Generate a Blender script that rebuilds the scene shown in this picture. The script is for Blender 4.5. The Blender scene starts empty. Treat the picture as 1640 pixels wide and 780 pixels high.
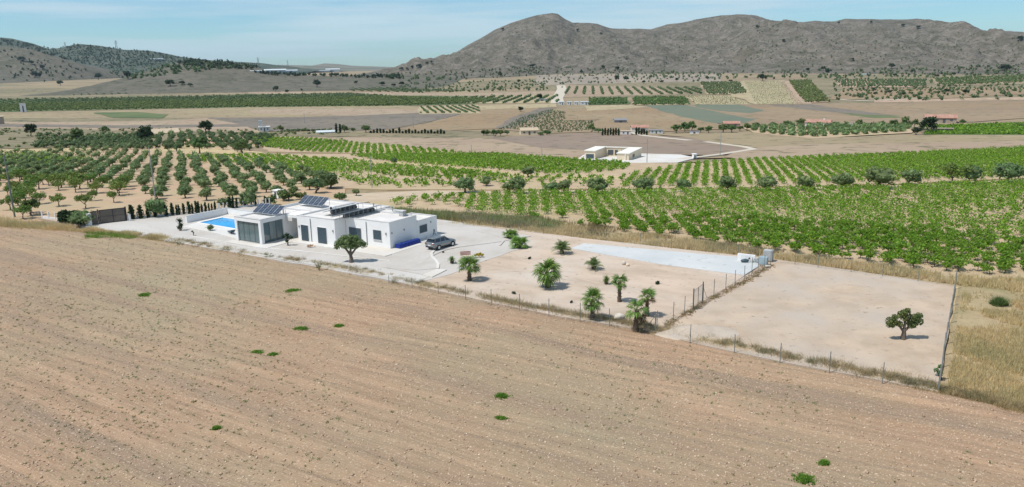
import bpy, math, random
import numpy as np
from mathutils import Vector, Matrix
R = math.radians
rng = np.random.default_rng(7)
random.seed(7)
scene = bpy.context.scene
COL = scene.collection

# ------------------------------------------------------------------ camera
F_PX, CAM_H = 1200.0, 25.0                      # focal length in photo pixels (1640 wide), drone height
PITCH = math.atan(285 / F_PX)
ROLL = R(1.0)
cam_data = bpy.data.cameras.new('camera')
cam = bpy.data.objects.new('camera', cam_data)
COL.objects.link(cam)
cam_data.sensor_fit = 'HORIZONTAL'
cam_data.sensor_width = 36.0
cam_data.lens = 36.0 * F_PX / 1640.0
cam_data.clip_start = 0.5
cam_data.clip_end = 40000
cam.matrix_world = (Matrix.Translation((0, 0, CAM_H)) @ Matrix.Rotation(R(90) - PITCH, 4, 'X')
                    @ Matrix.Rotation(-ROLL, 4, 'Z'))
scene.camera = cam

# ------------------------------------------------------------------ light
SUN_EL, SUN_AZ = R(62), R(-116)                 # azimuth measured from +Y towards +X (the sun stands to the left)
world = bpy.data.worlds.new("World")
scene.world = world
world.use_nodes = True
nt = world.node_tree
nt.nodes.clear()
w_out = nt.nodes.new('ShaderNodeOutputWorld')
w_bg = nt.nodes.new('ShaderNodeBackground')
w_sky = nt.nodes.new('ShaderNodeTexSky')
w_sky.sky_type = 'NISHITA'
w_sky.sun_disc = False
w_sky.sun_elevation = SUN_EL
w_sky.sun_rotation = SUN_AZ
w_sky.altitude = 600
w_sky.air_density = 1.0
w_sky.dust_density = 0.25
w_sky.ozone_density = 1.0
w_bg.inputs['Strength'].default_value = 0.115
# thin high cloud veil
w_tc = nt.nodes.new('ShaderNodeTexCoord')
w_map = nt.nodes.new('ShaderNodeMapping')
w_map.inputs['Scale'].default_value = (1.0, 1.0, 16.0)
w_map.inputs['Rotation'].default_value = (0.0, 0.10, 0.0)
w_n = nt.nodes.new('ShaderNodeTexNoise')
w_n.inputs['Scale'].default_value = 2.2
w_n.inputs['Detail'].default_value = 6
w_n.inputs['Roughness'].default_value = 0.52
w_r = nt.nodes.new('ShaderNodeValToRGB')
w_r.color_ramp.elements[0].position = 0.44
w_r.color_ramp.elements[1].position = 0.60
w_r.color_ramp.elements[1].color = (0.75, 0.75, 0.75, 1)
w_mix = nt.nodes.new('ShaderNodeMix')
w_mix.data_type = 'RGBA'
w_mix.inputs[7].default_value = (5.0, 6.2, 6.9, 1)
nt.links.new(w_tc.outputs['Generated'], w_map.inputs['Vector'])
nt.links.new(w_map.outputs[0], w_n.inputs['Vector'])
nt.links.new(w_n.outputs['Fac'], w_r.inputs['Fac'])
nt.links.new(w_r.outputs['Color'], w_mix.inputs[0])
w_tint = nt.nodes.new('ShaderNodeMix'); w_tint.data_type = 'RGBA'; w_tint.blend_type = 'MULTIPLY'; w_tint.inputs[0].default_value = 1
w_tint.inputs[7].default_value = (.56, .81, .98, 1)
nt.links.new(w_sky.outputs[0], w_tint.inputs[6])
nt.links.new(w_tint.outputs[2], w_mix.inputs[6])
nt.links.new(w_mix.outputs[2], w_bg.inputs['Color'])
nt.links.new(w_bg.outputs[0], w_out.inputs['Surface'])

sun_data = bpy.data.lights.new('sun', 'SUN')
sun_data.energy = 3.9
sun_data.angle = R(0.55)
sun_data.color = (1.0, 0.955, 0.89)
sun = bpy.data.objects.new('sun', sun_data)
COL.objects.link(sun)
sd = Vector((math.sin(SUN_AZ) * math.cos(SUN_EL), math.cos(SUN_AZ) * math.cos(SUN_EL), math.sin(SUN_EL)))
sun.rotation_euler = sd.to_track_quat('Z', 'Y').to_euler()
sun.location = sd * 300

scene.view_settings.view_transform = 'Standard'
scene.view_settings.look = 'None'
scene.view_settings.exposure = 0.10
scene.view_settings.gamma = 1.0
scene.view_settings.use_curve_mapping = False
scene.cycles.max_bounces = 6
scene.cycles.transparent_max_bounces = 8
scene.cycles.volume_bounces = 0

# ------------------------------------------------------------------ numeric helpers
def _hash(ix, iy, s):
    h = (ix.astype(np.int64) * 374761393 + iy.astype(np.int64) * 668265263 + s * 2147483647) & 0xffffffff
    h = ((h ^ (h >> 13)) * 1274126177) & 0xffffffff
    return ((h ^ (h >> 16)) & 0xffff) / 65535.0

def vnoise(x, y, s=0):
    x = np.asarray(x, float); y = np.asarray(y, float)
    ix, iy = np.floor(x), np.floor(y)
    fx, fy = x - ix, y - iy
    fx = fx * fx * (3 - 2 * fx); fy = fy * fy * (3 - 2 * fy)
    a, b = _hash(ix, iy, s), _hash(ix + 1, iy, s)
    c, d = _hash(ix, iy + 1, s), _hash(ix + 1, iy + 1, s)
    return (a + (b - a) * fx) * (1 - fy) + (c + (d - c) * fx) * fy

def fbm(x, y, s=0, o=5, g=.5):
    v, a, t = 0, 1.0, 0
    for i in range(o):
        v = v + a * (vnoise(np.asarray(x) * 2 ** i, np.asarray(y) * 2 ** i, s + i) - .5)
        t += a; a *= g
    return v / t * 2

# ------------------------------------------------------------------ terrain profile (ground height by distance)
_k = np.array([(-600, 0), (140, 0), (165, -.6), (200, -2.4), (250, -5.2), (320, -8), (400, -10.5), (500, -12.3),
               (700, -14), (1000, -12.5), (1400, -6), (1800, 0), (2000, 3), (2500, 6), (4000, 10), (14000, 16)], float)
KY = np.unique(np.concatenate([[-600, 40, 140], np.arange(155, 330, 15), np.arange(350, 720, 40), np.arange(780, 2100, 100),
                               [2300, 2700, 3200, 4000, 6000, 9000, 14000]])).astype(float)
def _smooth(y):
    w = np.clip(np.abs(y) * .12, 5, 200)
    return sum(np.interp(y + w * q, _k[:, 0], _k[:, 1]) for q in (-1, -.5, 0, .5, 1)) / 5
KZ = np.where(KY <= 140, 0, _smooth(KY))
KZ[-1] = 16
def gz(y): return np.interp(y, KY, KZ)

def ray(px, py):
    a, b = px - 820.0, 390.0 - py
    c, s = math.cos(ROLL), math.sin(ROLL)
    a, b = (c * a + s * b) / F_PX, (-s * a + c * b) / F_PX
    c, s = math.cos(PITCH), math.sin(PITCH)
    return np.array((a, c + b * s, -s + b * c))

HILLS = []
def hill_def(key, ridge, yr, yf, yb, amp, seed, shape=1.0, nscale=90.0, margin=300):
    pts = []
    for px, py in ridge:
        d = ray(px, py); t = yr / d[1]
        pts.append((d[0] * t, CAM_H + d[2] * t))
    pts = np.array(pts)
    if not isinstance(yf, (list, tuple)): yf = [(0, yf)]
    HILLS.append(dict(key=key, p=pts, yr=yr, yf=np.array(yf, float), yb=yb, amp=amp, seed=seed, shape=shape, ns=nscale))

def hill_h(h, x, y):
    x = np.asarray(x, float); y = np.asarray(y, float)
    p = h['p']
    zr = np.interp(x, p[:, 0], p[:, 1], left=-60, right=-60)
    yf = np.interp(x, h['yf'][:, 0], h['yf'][:, 1])
    t = (y - yf) / (h['yr'] - yf)
    tb = (h['yb'] - y) / (h['yb'] - h['yr'])
    q = np.where(t < 1, np.clip(t, 0, 1), np.clip(tb, 0, 1))
    s = np.where(t < 1, q ** h['shape'] * (.35 + .65 * q) , q ** 1.2)
    g = gz(y)
    top = zr - gz(h['yr'])
    n = fbm(x / h['ns'], y / h['ns'], h['seed'], 6, .58)
    gull = 1 - np.abs(fbm(x / (h['ns'] * 1.3) + 9, y / (h['ns'] * 4), h['seed'] + 7, 4, .5)) * 2
    env = np.clip(q * 3, 0, 1) * np.clip((1.03 - q) * 4, .16, 1) * np.clip(top / 25, 0, 1)
    out = g + top * s + h['amp'] * env * (n * 1.2 + .95 * (gull - .6))
    return np.where((t <= 0) | (tb <= 0) | (top <= 0), g - 6, np.maximum(out, g - 4))

hill_def('mountain', [(500, 150), (560, 124), (600, 117), (640, 109), (670, 103), (707, 93), (731, 82), (765, 63), (792, 48), (814, 37), (835, 30),
    (859, 24), (884, 21), (893, 23), (905, 31), (917, 37), (939, 38), (957, 39), (975, 44), (1006, 46.5), (1042, 46), (1067, 38),
    (1091, 35), (1116, 29), (1155, 25), (1180, 23), (1201, 25), (1213, 25), (1231, 31), (1268, 34), (1286, 36), (1305, 33), (1338, 34),
    (1353, 30), (1384, 29.5), (1399, 30), (1445, 32), (1469, 30), (1484, 36), (1521, 43), (1567, 48), (1640, 53), (1800, 75), (2050, 100)],
    2900, [(-400, 1500), (0, 1750), (130, 1950), (500, 1750), (950, 1330), (3000, 1200)], 4200, 32, 3, 1.0, 150)
hill_def('grey_hill', [(-250, 70), (-100, 66), (0, 74), (51, 79), (85, 89), (121, 102), (150, 114), (175, 128)], 2500, 1950, 3000, 5, 11, .9)
hill_def('hill_mound', [(215, 146), (235, 128), (250, 114), (270, 103), (310, 97), (345, 98), (410, 108), (450, 118), (520, 122), (600, 119),
    (640, 118), (700, 121), (760, 130)], 1650, 1200, 2000, 3, 21, .8, 60)
hill_def('wooded_hill', [(-300, 60), (-60, 56), (0, 60), (20, 62), (50, 69), (80, 79), (95, 77), (125, 70), (160, 73), (200, 80), (240, 81), (290, 91),
    (330, 96), (420, 101), (470, 108), (520, 112)], 3600, 2650, 4400, 9, 31, 1.0, 160)
hill_def('plateau', [(300, 108), (380, 103), (420, 103.5), (500, 105), (520, 101.5), (545, 103), (560, 105), (640, 108), (760, 110)], 6000, 4200, 8000, 6, 41, .8, 300)

def terrain(x, y):
    z = gz(y)
    for h in HILLS: z = np.maximum(z, hill_h(h, x, y))
    return z

_T = np.concatenate([np.linspace(30, 300, 400), np.geomspace(301, 13000, 900)])
def G(px, py):
    """point of the ground seen at photo pixel (px, py)"""
    d = ray(px, py)
    t = _T / d[1]
    X, Y, Z = d[0] * t, d[1] * t, CAM_H + d[2] * t
    dz = Z - (terrain(X, Y) if Y[-1] > 900 and py < 160 else gz(Y))
    i = np.argmax(dz <= 0)
    if dz[i] > 0: i = len(t) - 1
    if i == 0: return Vector((X[0], Y[0], 0))
    w = dz[i - 1] / (dz[i - 1] - dz[i] + 1e-9)
    return Vector((X[i-1] + (X[i] - X[i-1]) * w, Y[i-1] + (Y[i] - Y[i-1]) * w, Z[i-1] + (Z[i] - Z[i-1]) * w))
def mpp(px, py):
    """metres per photo pixel at the ground seen there"""
    g = G(px, py); return (g - Vector((0, 0, CAM_H))).length / F_PX

# ------------------------------------------------------------------ materials
def mat(name, c1, c2=None, scale=4.0, rough=.9, c3=None, s3=.6, island=0.0, bump=0.0, bscale=20.0, metal=0.0, coord='world',
        stretch=None, ang=0.0, detail=6.0, c4=None, s4=40.0, t4=.62, spec=.3, rnd=0.0, lo=.38, hi=.62, trans=0.0, trl=None, c5=None, s5=.2):
    m = bpy.data.materials.new(name); m.use_nodes = True
    nt = m.node_tree; N = nt.nodes; L = nt.links
    b = N['Principled BSDF']
    b.inputs['Roughness'].default_value = rough
    b.inputs['Metallic'].default_value = metal
    b.inputs['Specular IOR Level'].default_value = spec
    if trans: b.inputs['Transmission Weight'].default_value = trans
    c1 = (*c1, 1)
    b.inputs['Base Color'].default_value = c1
    col = None
    if coord == 'world': vec = N.new('ShaderNodeNewGeometry').outputs['Position']
    else: vec = N.new('ShaderNodeTexCoord').outputs['Object']
    if stretch:
        mp = N.new('ShaderNodeMapping'); mp.vector_type = 'POINT'
        r = N.new('ShaderNodeMapping'); r.inputs['Rotation'].default_value = (0, 0, -ang)
        L.new(vec, r.inputs['Vector'])
        mp.inputs['Scale'].default_value = stretch
        L.new(r.outputs[0], mp.inputs['Vector']); svec = mp.outputs[0]
    else: svec = vec
    def noise(v, s, d=detail, ro=.6):
        n = N.new('ShaderNodeTexNoise'); n.inputs['Scale'].default_value = s
        n.inputs['Detail'].default_value = d; n.inputs['Roughness'].default_value = ro
        L.new(v, n.inputs['Vector']); return n.outputs['Fac']
    def ramp(v, a, z):
        r = N.new('ShaderNodeMapRange'); r.inputs[1].default_value = a; r.inputs[2].default_value = z
        L.new(v, r.inputs[0]); return r.outputs[0]
    def mix(f, a, c):
        x = N.new('ShaderNodeMix'); x.data_type = 'RGBA'
        L.new(f, x.inputs[0])
        if isinstance(a, tuple): x.inputs[6].default_value = a
        else: L.new(a, x.inputs[6])
        x.inputs[7].default_value = (*c, 1)
        return x.outputs[2]
    col = c1
    if c2: col = mix(ramp(noise(svec, scale), lo, hi), col, c2)
    if c3: col = mix(ramp(noise(vec, s3), .42, .66), col, c3)
    if c5: col = mix(ramp(noise(svec, s5, 3), .50, .66), col, c5)
    if c4: col = mix(ramp(noise(vec, s4, 3), t4, t4 + .08), col, c4)
    if island or rnd:
        src = N.new('ShaderNodeNewGeometry').outputs['Random Per Island'] if island else N.new('ShaderNodeObjectInfo').outputs['Random']
        amt = island or rnd
        hs = N.new('ShaderNodeHueSaturation')
        mr = N.new('ShaderNodeMapRange'); mr.inputs[3].default_value = 1 - amt; mr.inputs[4].default_value = 1 + amt
        L.new(src, mr.inputs[0]); L.new(mr.outputs[0], hs.inputs['Value'])
        if island and rnd:
            oi = N.new('ShaderNodeObjectInfo')
            mr2 = N.new('ShaderNodeMapRange'); mr2.inputs[3].default_value = .5 - rnd * .08; mr2.inputs[4].default_value = .5 + rnd * .08
            L.new(oi.outputs['Random'], mr2.inputs[0]); L.new(mr2.outputs[0], hs.inputs['Hue'])
        if isinstance(col, tuple): hs.inputs['Color'].default_value = col
        else: L.new(col, hs.inputs['Color'])
        col = hs.outputs[0]
    if not isinstance(col, tuple): L.new(col, b.inputs['Base Color'])
    if trl is None: trl = .35 if island and name not in ('pale_stone', 'soil_clod', 'orange_bloom') else 0
    if trl:
        tr = N.new('ShaderNodeBsdfTranslucent'); ms = N.new('ShaderNodeMixShader'); ms.inputs[0].default_value = trl
        if isinstance(col, tuple): tr.inputs['Color'].default_value = col
        else: L.new(col, tr.inputs['Color'])
        L.new(b.outputs[0], ms.inputs[1]); L.new(tr.outputs[0], ms.inputs[2]); L.new(ms.outputs[0], N['Material Output'].inputs['Surface'])
    if bump:
        bn = N.new('ShaderNodeBump'); bn.inputs['Strength'].default_value = 1.0; bn.inputs['Distance'].default_value = bump
        L.new(noise(svec if stretch else vec, bscale, 4), bn.inputs['Height'])
        L.new(bn.outputs[0], b.inputs['Normal'])
    return m

U_ANG = math.atan2(-.535, .845)                  # heading of the plot's long side
M = {}
M['ground'] = mat('ground_soil', (0.295, 0.226, 0.135), (0.221, 0.164, 0.102), .02, c3=(0.344, 0.271, 0.164), s3=.006, c4=(0.164, 0.148, 0.074), s4=.12, t4=.60, bump=.08, bscale=1.5)
M['farground'] = M['ground']
M['field'] = mat('tilled_soil', (.40, .262, .163), (.285, .185, .115), 1.0, stretch=(.05, 1.0, 1), ang=U_ANG, c3=(.295, .245, .155), s3=.03,
                 c5=(.275, .195, .13), s5=.28, c4=(.54, .42, .30), s4=7.5, t4=.58, bump=.12, bscale=6, lo=.40, hi=.68)
M['plot'] = mat('sandy_plot', (.56, .44, .335), (.42, .325, .24), .3, c3=(.55, .47, .39), s3=.09, c4=(.34, .27, .20), s4=1.6, t4=.62, bump=.02, bscale=8,
                stretch=(.4, 1, 1), ang=U_ANG)
M['gravel'] = mat('pale_gravel', (.50, .46, .41), (.45, .41, .36), .35, c3=(.53, .50, .46), s3=.12, c4=(.39, .36, .31), s4=7, t4=.62, bump=.015, bscale=18)
M['heapgravel'] = mat('heap_gravel', (.52, .44, .355), (.46, .38, .30), .5, c3=(.50, .41, .32), s3=.3, c4=(.38, .31, .25), s4=5, t4=.6, bump=.03, bscale=9)
M['drive'] = mat('concrete_drive', (.55, .52, .475), (.50, .47, .43), .5, stretch=(.15, 1, 1), ang=U_ANG, bump=.004, bscale=12)
M['pad'] = mat('pale_blue_slab', (.525, .54, .53), (.57, .575, .555), .3, c3=(.47, .49, .485), s3=.12, c4=(.43, .43, .41), s4=.9, t4=.62, rough=.85, spec=.1, bump=.002)
M['sand'] = mat('bare_sand', (.52, .405, .295), (.41, .315, .225), .28, c3=(.46, .39, .32), s3=.09, c4=(.33, .26, .19), s4=1.5, t4=.63, bump=.04, bscale=4)
M['dryground'] = mat('dry_grass_soil', (0.47, 0.358, 0.185), (0.56, 0.437, 0.263), .25, c3=(0.403, 0.314, 0.157), s3=.08, c4=(0.627, 0.515, 0.358), s4=1.0, t4=.62, bump=.05, bscale=5)
M['vinesoil'] = mat('vineyard_soil', (0.49, 0.367, 0.245), (0.421, 0.304, 0.196), .3, c3=(0.441, 0.353, 0.206), s3=.06, c4=(0.294, 0.235, 0.118), s4=1.5, t4=.64)
M['grovesoil'] = mat('grove_soil', (.50, .345, .225), (.43, .30, .19), .15, c3=(.42, .335, .20), s3=.045, c4=(.28, .23, .12), s4=.9, t4=.66)
M['verge'] = mat('dry_verge', (.37, .28, .165), (.44, .34, .20), .4, c3=(.27, .23, .12), s3=.12, c4=(.30, .22, .13), s4=1.8, t4=.6, bump=.06, bscale=3)
M['track'] = mat('dirt_track', (.52, .42, .30), (.46, .36, .25), .4, bump=.01)
M['paletrack'] = mat('pale_track', (0.551, 0.494, 0.399), (0.513, 0.446, 0.351), .1)
M['tan'] = mat('tan_field', (0.296, 0.215, 0.137), (0.259, 0.185, 0.115), .03, stretch=(.15, 1, 1), c3=(0.311, 0.233, 0.141), s3=.012, c4=(.17, .145, .08), s4=.14, t4=.565)
M['pinktan'] = mat('pale_tan_field', (0.367, 0.273, 0.187), (0.328, 0.238, 0.16), .04, stretch=(.2, 1, 1), c3=(0.382, 0.296, 0.199), s3=.015, c4=(.17, .145, .08), s4=.14, t4=.565)
M['straw'] = mat('straw_field', (0.35, 0.285, 0.167), (0.304, 0.236, 0.137), .03, stretch=(.2, 1, 1), c3=(0.281, 0.213, 0.129), s3=.012, c4=(.17, .145, .08), s4=.14, t4=.565)
M['grey'] = mat('grey_stubble', (0.172, 0.144, 0.116), (0.2, 0.168, 0.132), .04, stretch=(.1, 1, 1), c3=(0.208, 0.176, 0.128), s3=.01, c4=(.11, .10, .07), s4=.14, t4=.565)
M['brown'] = mat('brown_field', (.285, .21, .15), (.25, .185, .135), .05, stretch=(.12, 1, 1), c3=(.24, .19, .145), s3=.01, c4=(.18, .14, .10), s4=.14, t4=.565)
M['rust'] = mat('rusty_field', (0.296, 0.204, 0.116), (0.264, 0.188, 0.112), .02, c3=(0.32, 0.24, 0.144), s3=.01, c4=(.17, .145, .08), s4=.14, t4=.565)
M['salmon'] = mat('salmon_soil', (0.44, 0.317, 0.22), (0.405, 0.29, 0.194), .03, c4=(.17, .145, .08), s4=.14, t4=.565)
M['yellow'] = mat('yellow_soil', (0.425, 0.357, 0.212), (0.391, 0.315, 0.187), .03, c4=(.17, .145, .08), s4=.14, t4=.565)
M['greenfield'] = mat('green_crop', (.085, .125, .045), (.12, .155, .055), .05, c3=(.15, .165, .07), s3=.01)
M['teal'] = mat('teal_crop', (.115, .155, .11), (.155, .17, .115), .25, stretch=(.1, 1.5, 1), ang=.6, c3=(.17, .175, .115), s3=.02)
M['scrub'] = mat('olive_scrub', (0.18, 0.158, 0.086), (0.243, 0.203, 0.117), .02, c3=(0.279, 0.225, 0.135), s3=.012, c4=(0.063, 0.077, 0.036), s4=.12, t4=.57)
M['rocky'] = mat('pale_rock_terrace', (0.315, 0.268, 0.212), (0.255, 0.212, 0.162), .02, stretch=(.3, 1, 1), c3=(0.357, 0.297, 0.221), s3=.01, c4=(0.17, 0.145, 0.102), s4=.06, t4=.57)
M['mountain'] = mat('mountain_rock', (.150, .125, .095), (.092, .083, .056), .012, c3=(.215, .185, .15), s3=.035, c4=(.062, .068, .04), s4=.16, t4=.53, bump=5, bscale=.07, detail=10)
M['hillgrey'] = mat('grey_hill_scrub', (.128, .115, .082), (.10, .096, .062), .012, c3=(.155, .135, .10), s3=.03, c4=(.05, .06, .032), s4=.09, t4=.56, bump=1.2, bscale=.1)
M['hillwood'] = mat('wooded_slope', (.055, .075, .05), (.085, .10, .065), .012, c3=(.11, .115, .08), s3=.006, c4=(.035, .05, .032), s4=.04, t4=.54, bump=2, bscale=.04)
M['plateau'] = mat('plateau_soil', (0.176, 0.16, 0.12), (0.112, 0.128, 0.08), .003, stretch=(.2, 1, 1), c3=(0.216, 0.192, 0.144), s3=.002)

M['white'] = mat('white_render', (.83, .82, .80), (.79, .78, .76), .5, coord='object', rough=.85, c3=(.78, .77, .745), s3=.25, bump=.002, bscale=30)
M['roof'] = mat('roof_gravel', (.70, .67, .63), (.64, .61, .57), .6, coord='object', rough=.95, c3=(.60, .57, .53), s3=.3)
M['coping'] = mat('coping_stone', (.58, .57, .55), (.5, .49, .47), .8, coord='object')
M['shutter'] = mat('slate_shutter', (.055, .085, .105), (.065, .095, .115), 2, coord='object', rough=.45)
M['frame'] = mat('dark_frame', (.09, .10, .105), rough=.5, coord='object')
M['glass'] = mat('tinted_glass', (.10, .155, .165), (.13, .18, .185), .7, rough=.06, spec=.8, coord='object', stretch=(4, 4, .05))
M['curtain'] = mat('pale_blind', (0.25, 0.32, 0.33), (0.2, 0.27, 0.28), 2, coord='object', stretch=(3, 3, .05), rough=.7)
M['solar'] = mat('solar_cells', (.030, .042, .065), (.045, .06, .085), .8, rough=.16, spec=.6, coord='object')
M['alu'] = mat('aluminium', (.62, .64, .65), rough=.35, metal=.6, coord='object')
M['galv'] = mat('galvanised_steel', (.34, .36, .36), (.28, .30, .30), 3, rough=.5, metal=.4, coord='object')
M['greenpost'] = mat('grey_green_post', (.16, .18, .165), (.22, .23, .21), 3, rough=.6, coord='object')
M['netting'] = mat('grey_green_netting', (.33, .37, .35), (.27, .31, .29), 1.5, rough=.8, coord='object')
M['dark'] = mat('dark_plastic', (.03, .033, .038), rough=.5, coord='object')
M['water'] = mat('pool_water', (.0, .30, .66), (.0, .36, .72), .5, rough=.04, spec=.5, bump=.01, bscale=3)
M['bluetarp'] = mat('blue_tarpaulin', (.010, .028, .20), (.015, .04, .27), 2, rough=.5, bump=.02, bscale=6, coord='object')
M['grass'] = mat('dry_grass', (.80, .65, .38), (.70, .55, .30), 1.2, island=.30, c3=(.58, .50, .26), s3=.16, trl=.45)
M['browngrass'] = mat('brown_weeds', (.36, .28, .15), (.48, .37, .20), 1.2, island=.35, c3=(.26, .24, .12), s3=.5)
M['greengrass'] = mat('green_grass', (.17, .30, .04), (.24, .36, .06), 1.0, island=.35)
M['vergeweed'] = mat('verge_weed', (.33, .36, .16), (.26, .33, .12), .4, island=.35, c3=(.42, .36, .2), s3=.3)
M['weed'] = mat('weed_leaf', (.22, .27, .13), (.17, .24, .08), 1, island=.4)
M['brightweed'] = mat('bright_weed_leaf', (.13, .27, .03), (.19, .34, .05), 1, island=.4)
M['vine'] = mat('vine_leaf', (.13, .27, .016), (.24, .40, .035), .7, island=.5, c3=(.23, .37, .05), s3=.09, rough=.5, trl=.5)
M['vinewood'] = mat('vine_wood', (.10, .07, .05), (.15, .11, .08), 3)
M['olive'] = mat('olive_leaf', (.15, .225, .08), (.21, .285, .115), .7, island=.4, rnd=.2, rough=.6)
M['olivedark'] = mat('olive_leaf_dark', (.10, .155, .06), (.14, .20, .08), .8, island=.4, rnd=.2, rough=.7)
M['fruit'] = mat('almond_leaf', (0.144, 0.228, 0.042), (0.192, 0.276, 0.072), .7, island=.4, rnd=.25, rough=.7)
M['pine'] = mat('pine_needles', (.035, .065, .028), (.055, .085, .035), .5, island=.4, rnd=.3)
M['bush'] = mat('bush_leaf', (0.101, 0.169, 0.054), (0.149, 0.216, 0.068), .5, island=.4, rnd=.4)
M['cypress'] = mat('cypress_leaf', (.022, .05, .018), (.035, .068, .025), 1.5, island=.35)
M['bark'] = mat('bark', (.115, .09, .07), (.18, .145, .115), 4, coord='object', bump=.03, bscale=10)
M['palmbark'] = mat('palm_bark', (.16, .115, .075), (.085, .065, .05), 5, coord='object', stretch=(1, 1, 3), bump=.04, bscale=9)
M['palm'] = mat('palm_leaf', (.11, .21, .035), (.16, .27, .05), 2, island=.4, rnd=.2, coord='object', rough=.45, trl=.3)
M['palmlight'] = mat('palm_leaf_bright', (0.143, 0.275, 0.039), (0.187, 0.319, 0.055), 2, island=.3, coord='object', rough=.5)
M['datepalm'] = mat('date_palm_leaf', (.25, .33, .14), (.18, .26, .09), 2, island=.35, coord='object', rough=.5)
M['deadpalm'] = mat('dead_palm_leaf', (.17, .12, .065), (.12, .085, .05), 2, island=.35, coord='object')
M['yellowbush'] = mat('yellow_leaf', (.50, .36, .03), (.36, .34, .04), 2.5, island=.35, coord='object')
M['orange'] = mat('orange_bloom', (.55, .28, .14), (.6, .42, .28), 4, island=.4, coord='object')
M['stone'] = mat('pale_stone', (.52, .39, .28), (.62, .50, .37), 3, island=.35)
M['clod'] = mat('soil_clod', (.45, .31, .21), (.37, .26, .175), 2, island=.3)
M['whitestone'] = mat('white_boulder', (.62, .57, .49), (.48, .42, .34), 2.5, coord='object', bump=.05, bscale=4)
M['darkearth'] = mat('dark_earth', (.10, .075, .06), (.14, .11, .085), 3)
M['cream'] = mat('cream_render', (.73, .62, .45), (.70, .59, .43), .3, coord='object', rough=.9)
M['creamshade'] = mat('pale_cream_wall', (.78, .74, .66), (.74, .70, .62), .3, coord='object')
M['whitepad'] = mat('white_paving', (.66, .64, .60), (.60, .58, .54), .2, c3=(.58, .53, .46), s3=.08)
M['tile'] = mat('red_roof_tile', (.38, .19, .14), (.44, .27, .20), .8, coord='object', stretch=(1, .2, 1))
M['tantile'] = mat('tan_roof_tile', (.52, .42, .29), (.46, .37, .26), .8, coord='object')
M['oldwall'] = mat('old_stone_wall', (.42, .35, .27), (.34, .28, .21), .8, coord='object')
M['greyroof'] = mat('grey_roof', (.21, .21, .22), (.26, .26, .26), 1, coord='object')
M['greenhouse'] = mat('greenhouse_film', (.62, .66, .66), (.54, .58, .58), .3, coord='object', rough=.35)
M['pole'] = mat('concrete_pole', (.30, .31, .30), (.36, .36, .34), 1, coord='object')
M['gatepanel'] = mat('brown_gate_mesh', (.12, .10, .085), (.165, .14, .115), .6, coord='object', rough=.6)
M['block'] = mat('grey_blockwork', (.44, .45, .44), (.38, .39, .38), 2, coord='object', bump=.01)
M['bluegrey'] = mat('blue_grey_tarp', (.36, .46, .50), (.27, .36, .40), 2, coord='object', rough=.5, bump=.02, bscale=5)
M['pink'] = mat('faded_red_paint', (.42, .20, .17), (.36, .18, .16), 3, coord='object')
M['creampaint'] = mat('cream_paint', (.66, .56, .38), coord='object')
M['paint'] = mat('silver_car_paint', (0.255, 0.277, 0.285), rough=.26, metal=.55, spec=.6, coord='object')
M['carglass'] = mat('car_glass', (.018, .022, .026), rough=.05, spec=.9, coord='object')
M['tyre'] = mat('tyre_rubber', (.02, .02, .02), rough=.9, coord='object')
M['redlamp'] = mat('red_lamp', (.30, .02, .015), rough=.2, coord='object')
M['lamp'] = mat('clear_lamp', (.6, .62, .62), rough=.15, coord='object')
M['plate'] = mat('number_plate', (.7, .7, .68), rough=.4, coord='object')

# ------------------------------------------------------------------ mesh helpers
def mk(name, V, F, m, parent=None, smooth=False, loc=None):
    me = bpy.data.meshes.new(name)
    me.from_pydata([tuple(v) for v in V], [], [tuple(f) for f in F])
    me.materials.append(M[m] if isinstance(m, str) else m)
    if smooth: me.polygons.foreach_set('use_smooth', [True] * len(me.polygons))
    me.update()
    return link(name, me, parent, loc)
def mknp(name, V, F, m, parent=None, smooth=False, mi=None, loc=None):
    """fast mesh: V (n,3), F (k,3 or 4)"""
    V = np.asarray(V, np.float32); F = np.asarray(F, np.int32)
    me = bpy.data.meshes.new(name)
    k, c = F.shape
    me.vertices.add(len(V)); me.vertices.foreach_set('co', V.ravel())
    me.loops.add(k * c); me.loops.foreach_set('vertex_index', F.ravel())
    me.polygons.add(k)
    me.polygons.foreach_set('loop_start', np.arange(0, k * c, c, dtype=np.int32))
    me.polygons.foreach_set('loop_total', np.full(k, c, np.int32))
    for q in (m if isinstance(m, (list, tuple)) else [m]): me.materials.append(M[q] if isinstance(q, str) else q)
    if mi is not None: me.polygons.foreach_set('material_index', np.asarray(mi, np.int32))
    if smooth: me.polygons.foreach_set('use_smooth', np.ones(k, bool))
    me.update(calc_edges=True)
    return link(name, me, parent, loc)
def link(name, me, parent=None, loc=None):
    o = bpy.data.objects.new(name, me); COL.objects.link(o)
    if parent is not None: o.parent = parent
    if loc is not None: o.location = loc
    return o
def struct(o): o['kind'] = 'structure'; return o
def tag(o, label, cat, group=None, kind=None):
    o['label'] = label; o['category'] = cat
    if group: o['group'] = group
    if kind: o['kind'] = kind
    return o
def thing(name, label, cat, loc=(0, 0, 0), rz=0, group=None):
    o = bpy.data.objects.new(name, None); COL.objects.link(o)
    o.empty_display_size = .2
    o.location = loc; o.rotation_euler = (0, 0, rz)
    return tag(o, label, cat, group)
def dup(root, loc, rz=None, s=None, label=None, group=None):
    r = root.copy(); COL.objects.link(r); r.location = loc
    if rz is not None: r.rotation_euler = (0, 0, rz)
    if s is not None: r.scale = (s, s, s) if not isinstance(s, (tuple, list)) else s
    if label: r['label'] = label
    if group: r['group'] = group
    for ch in CH.get(root.name, list(root.children)):
        c = ch.copy(); COL.objects.link(c); c.parent = r
        for g in ch.children:
            d = g.copy(); COL.objects.link(d); d.parent = c
    return r
CH = {}

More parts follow.
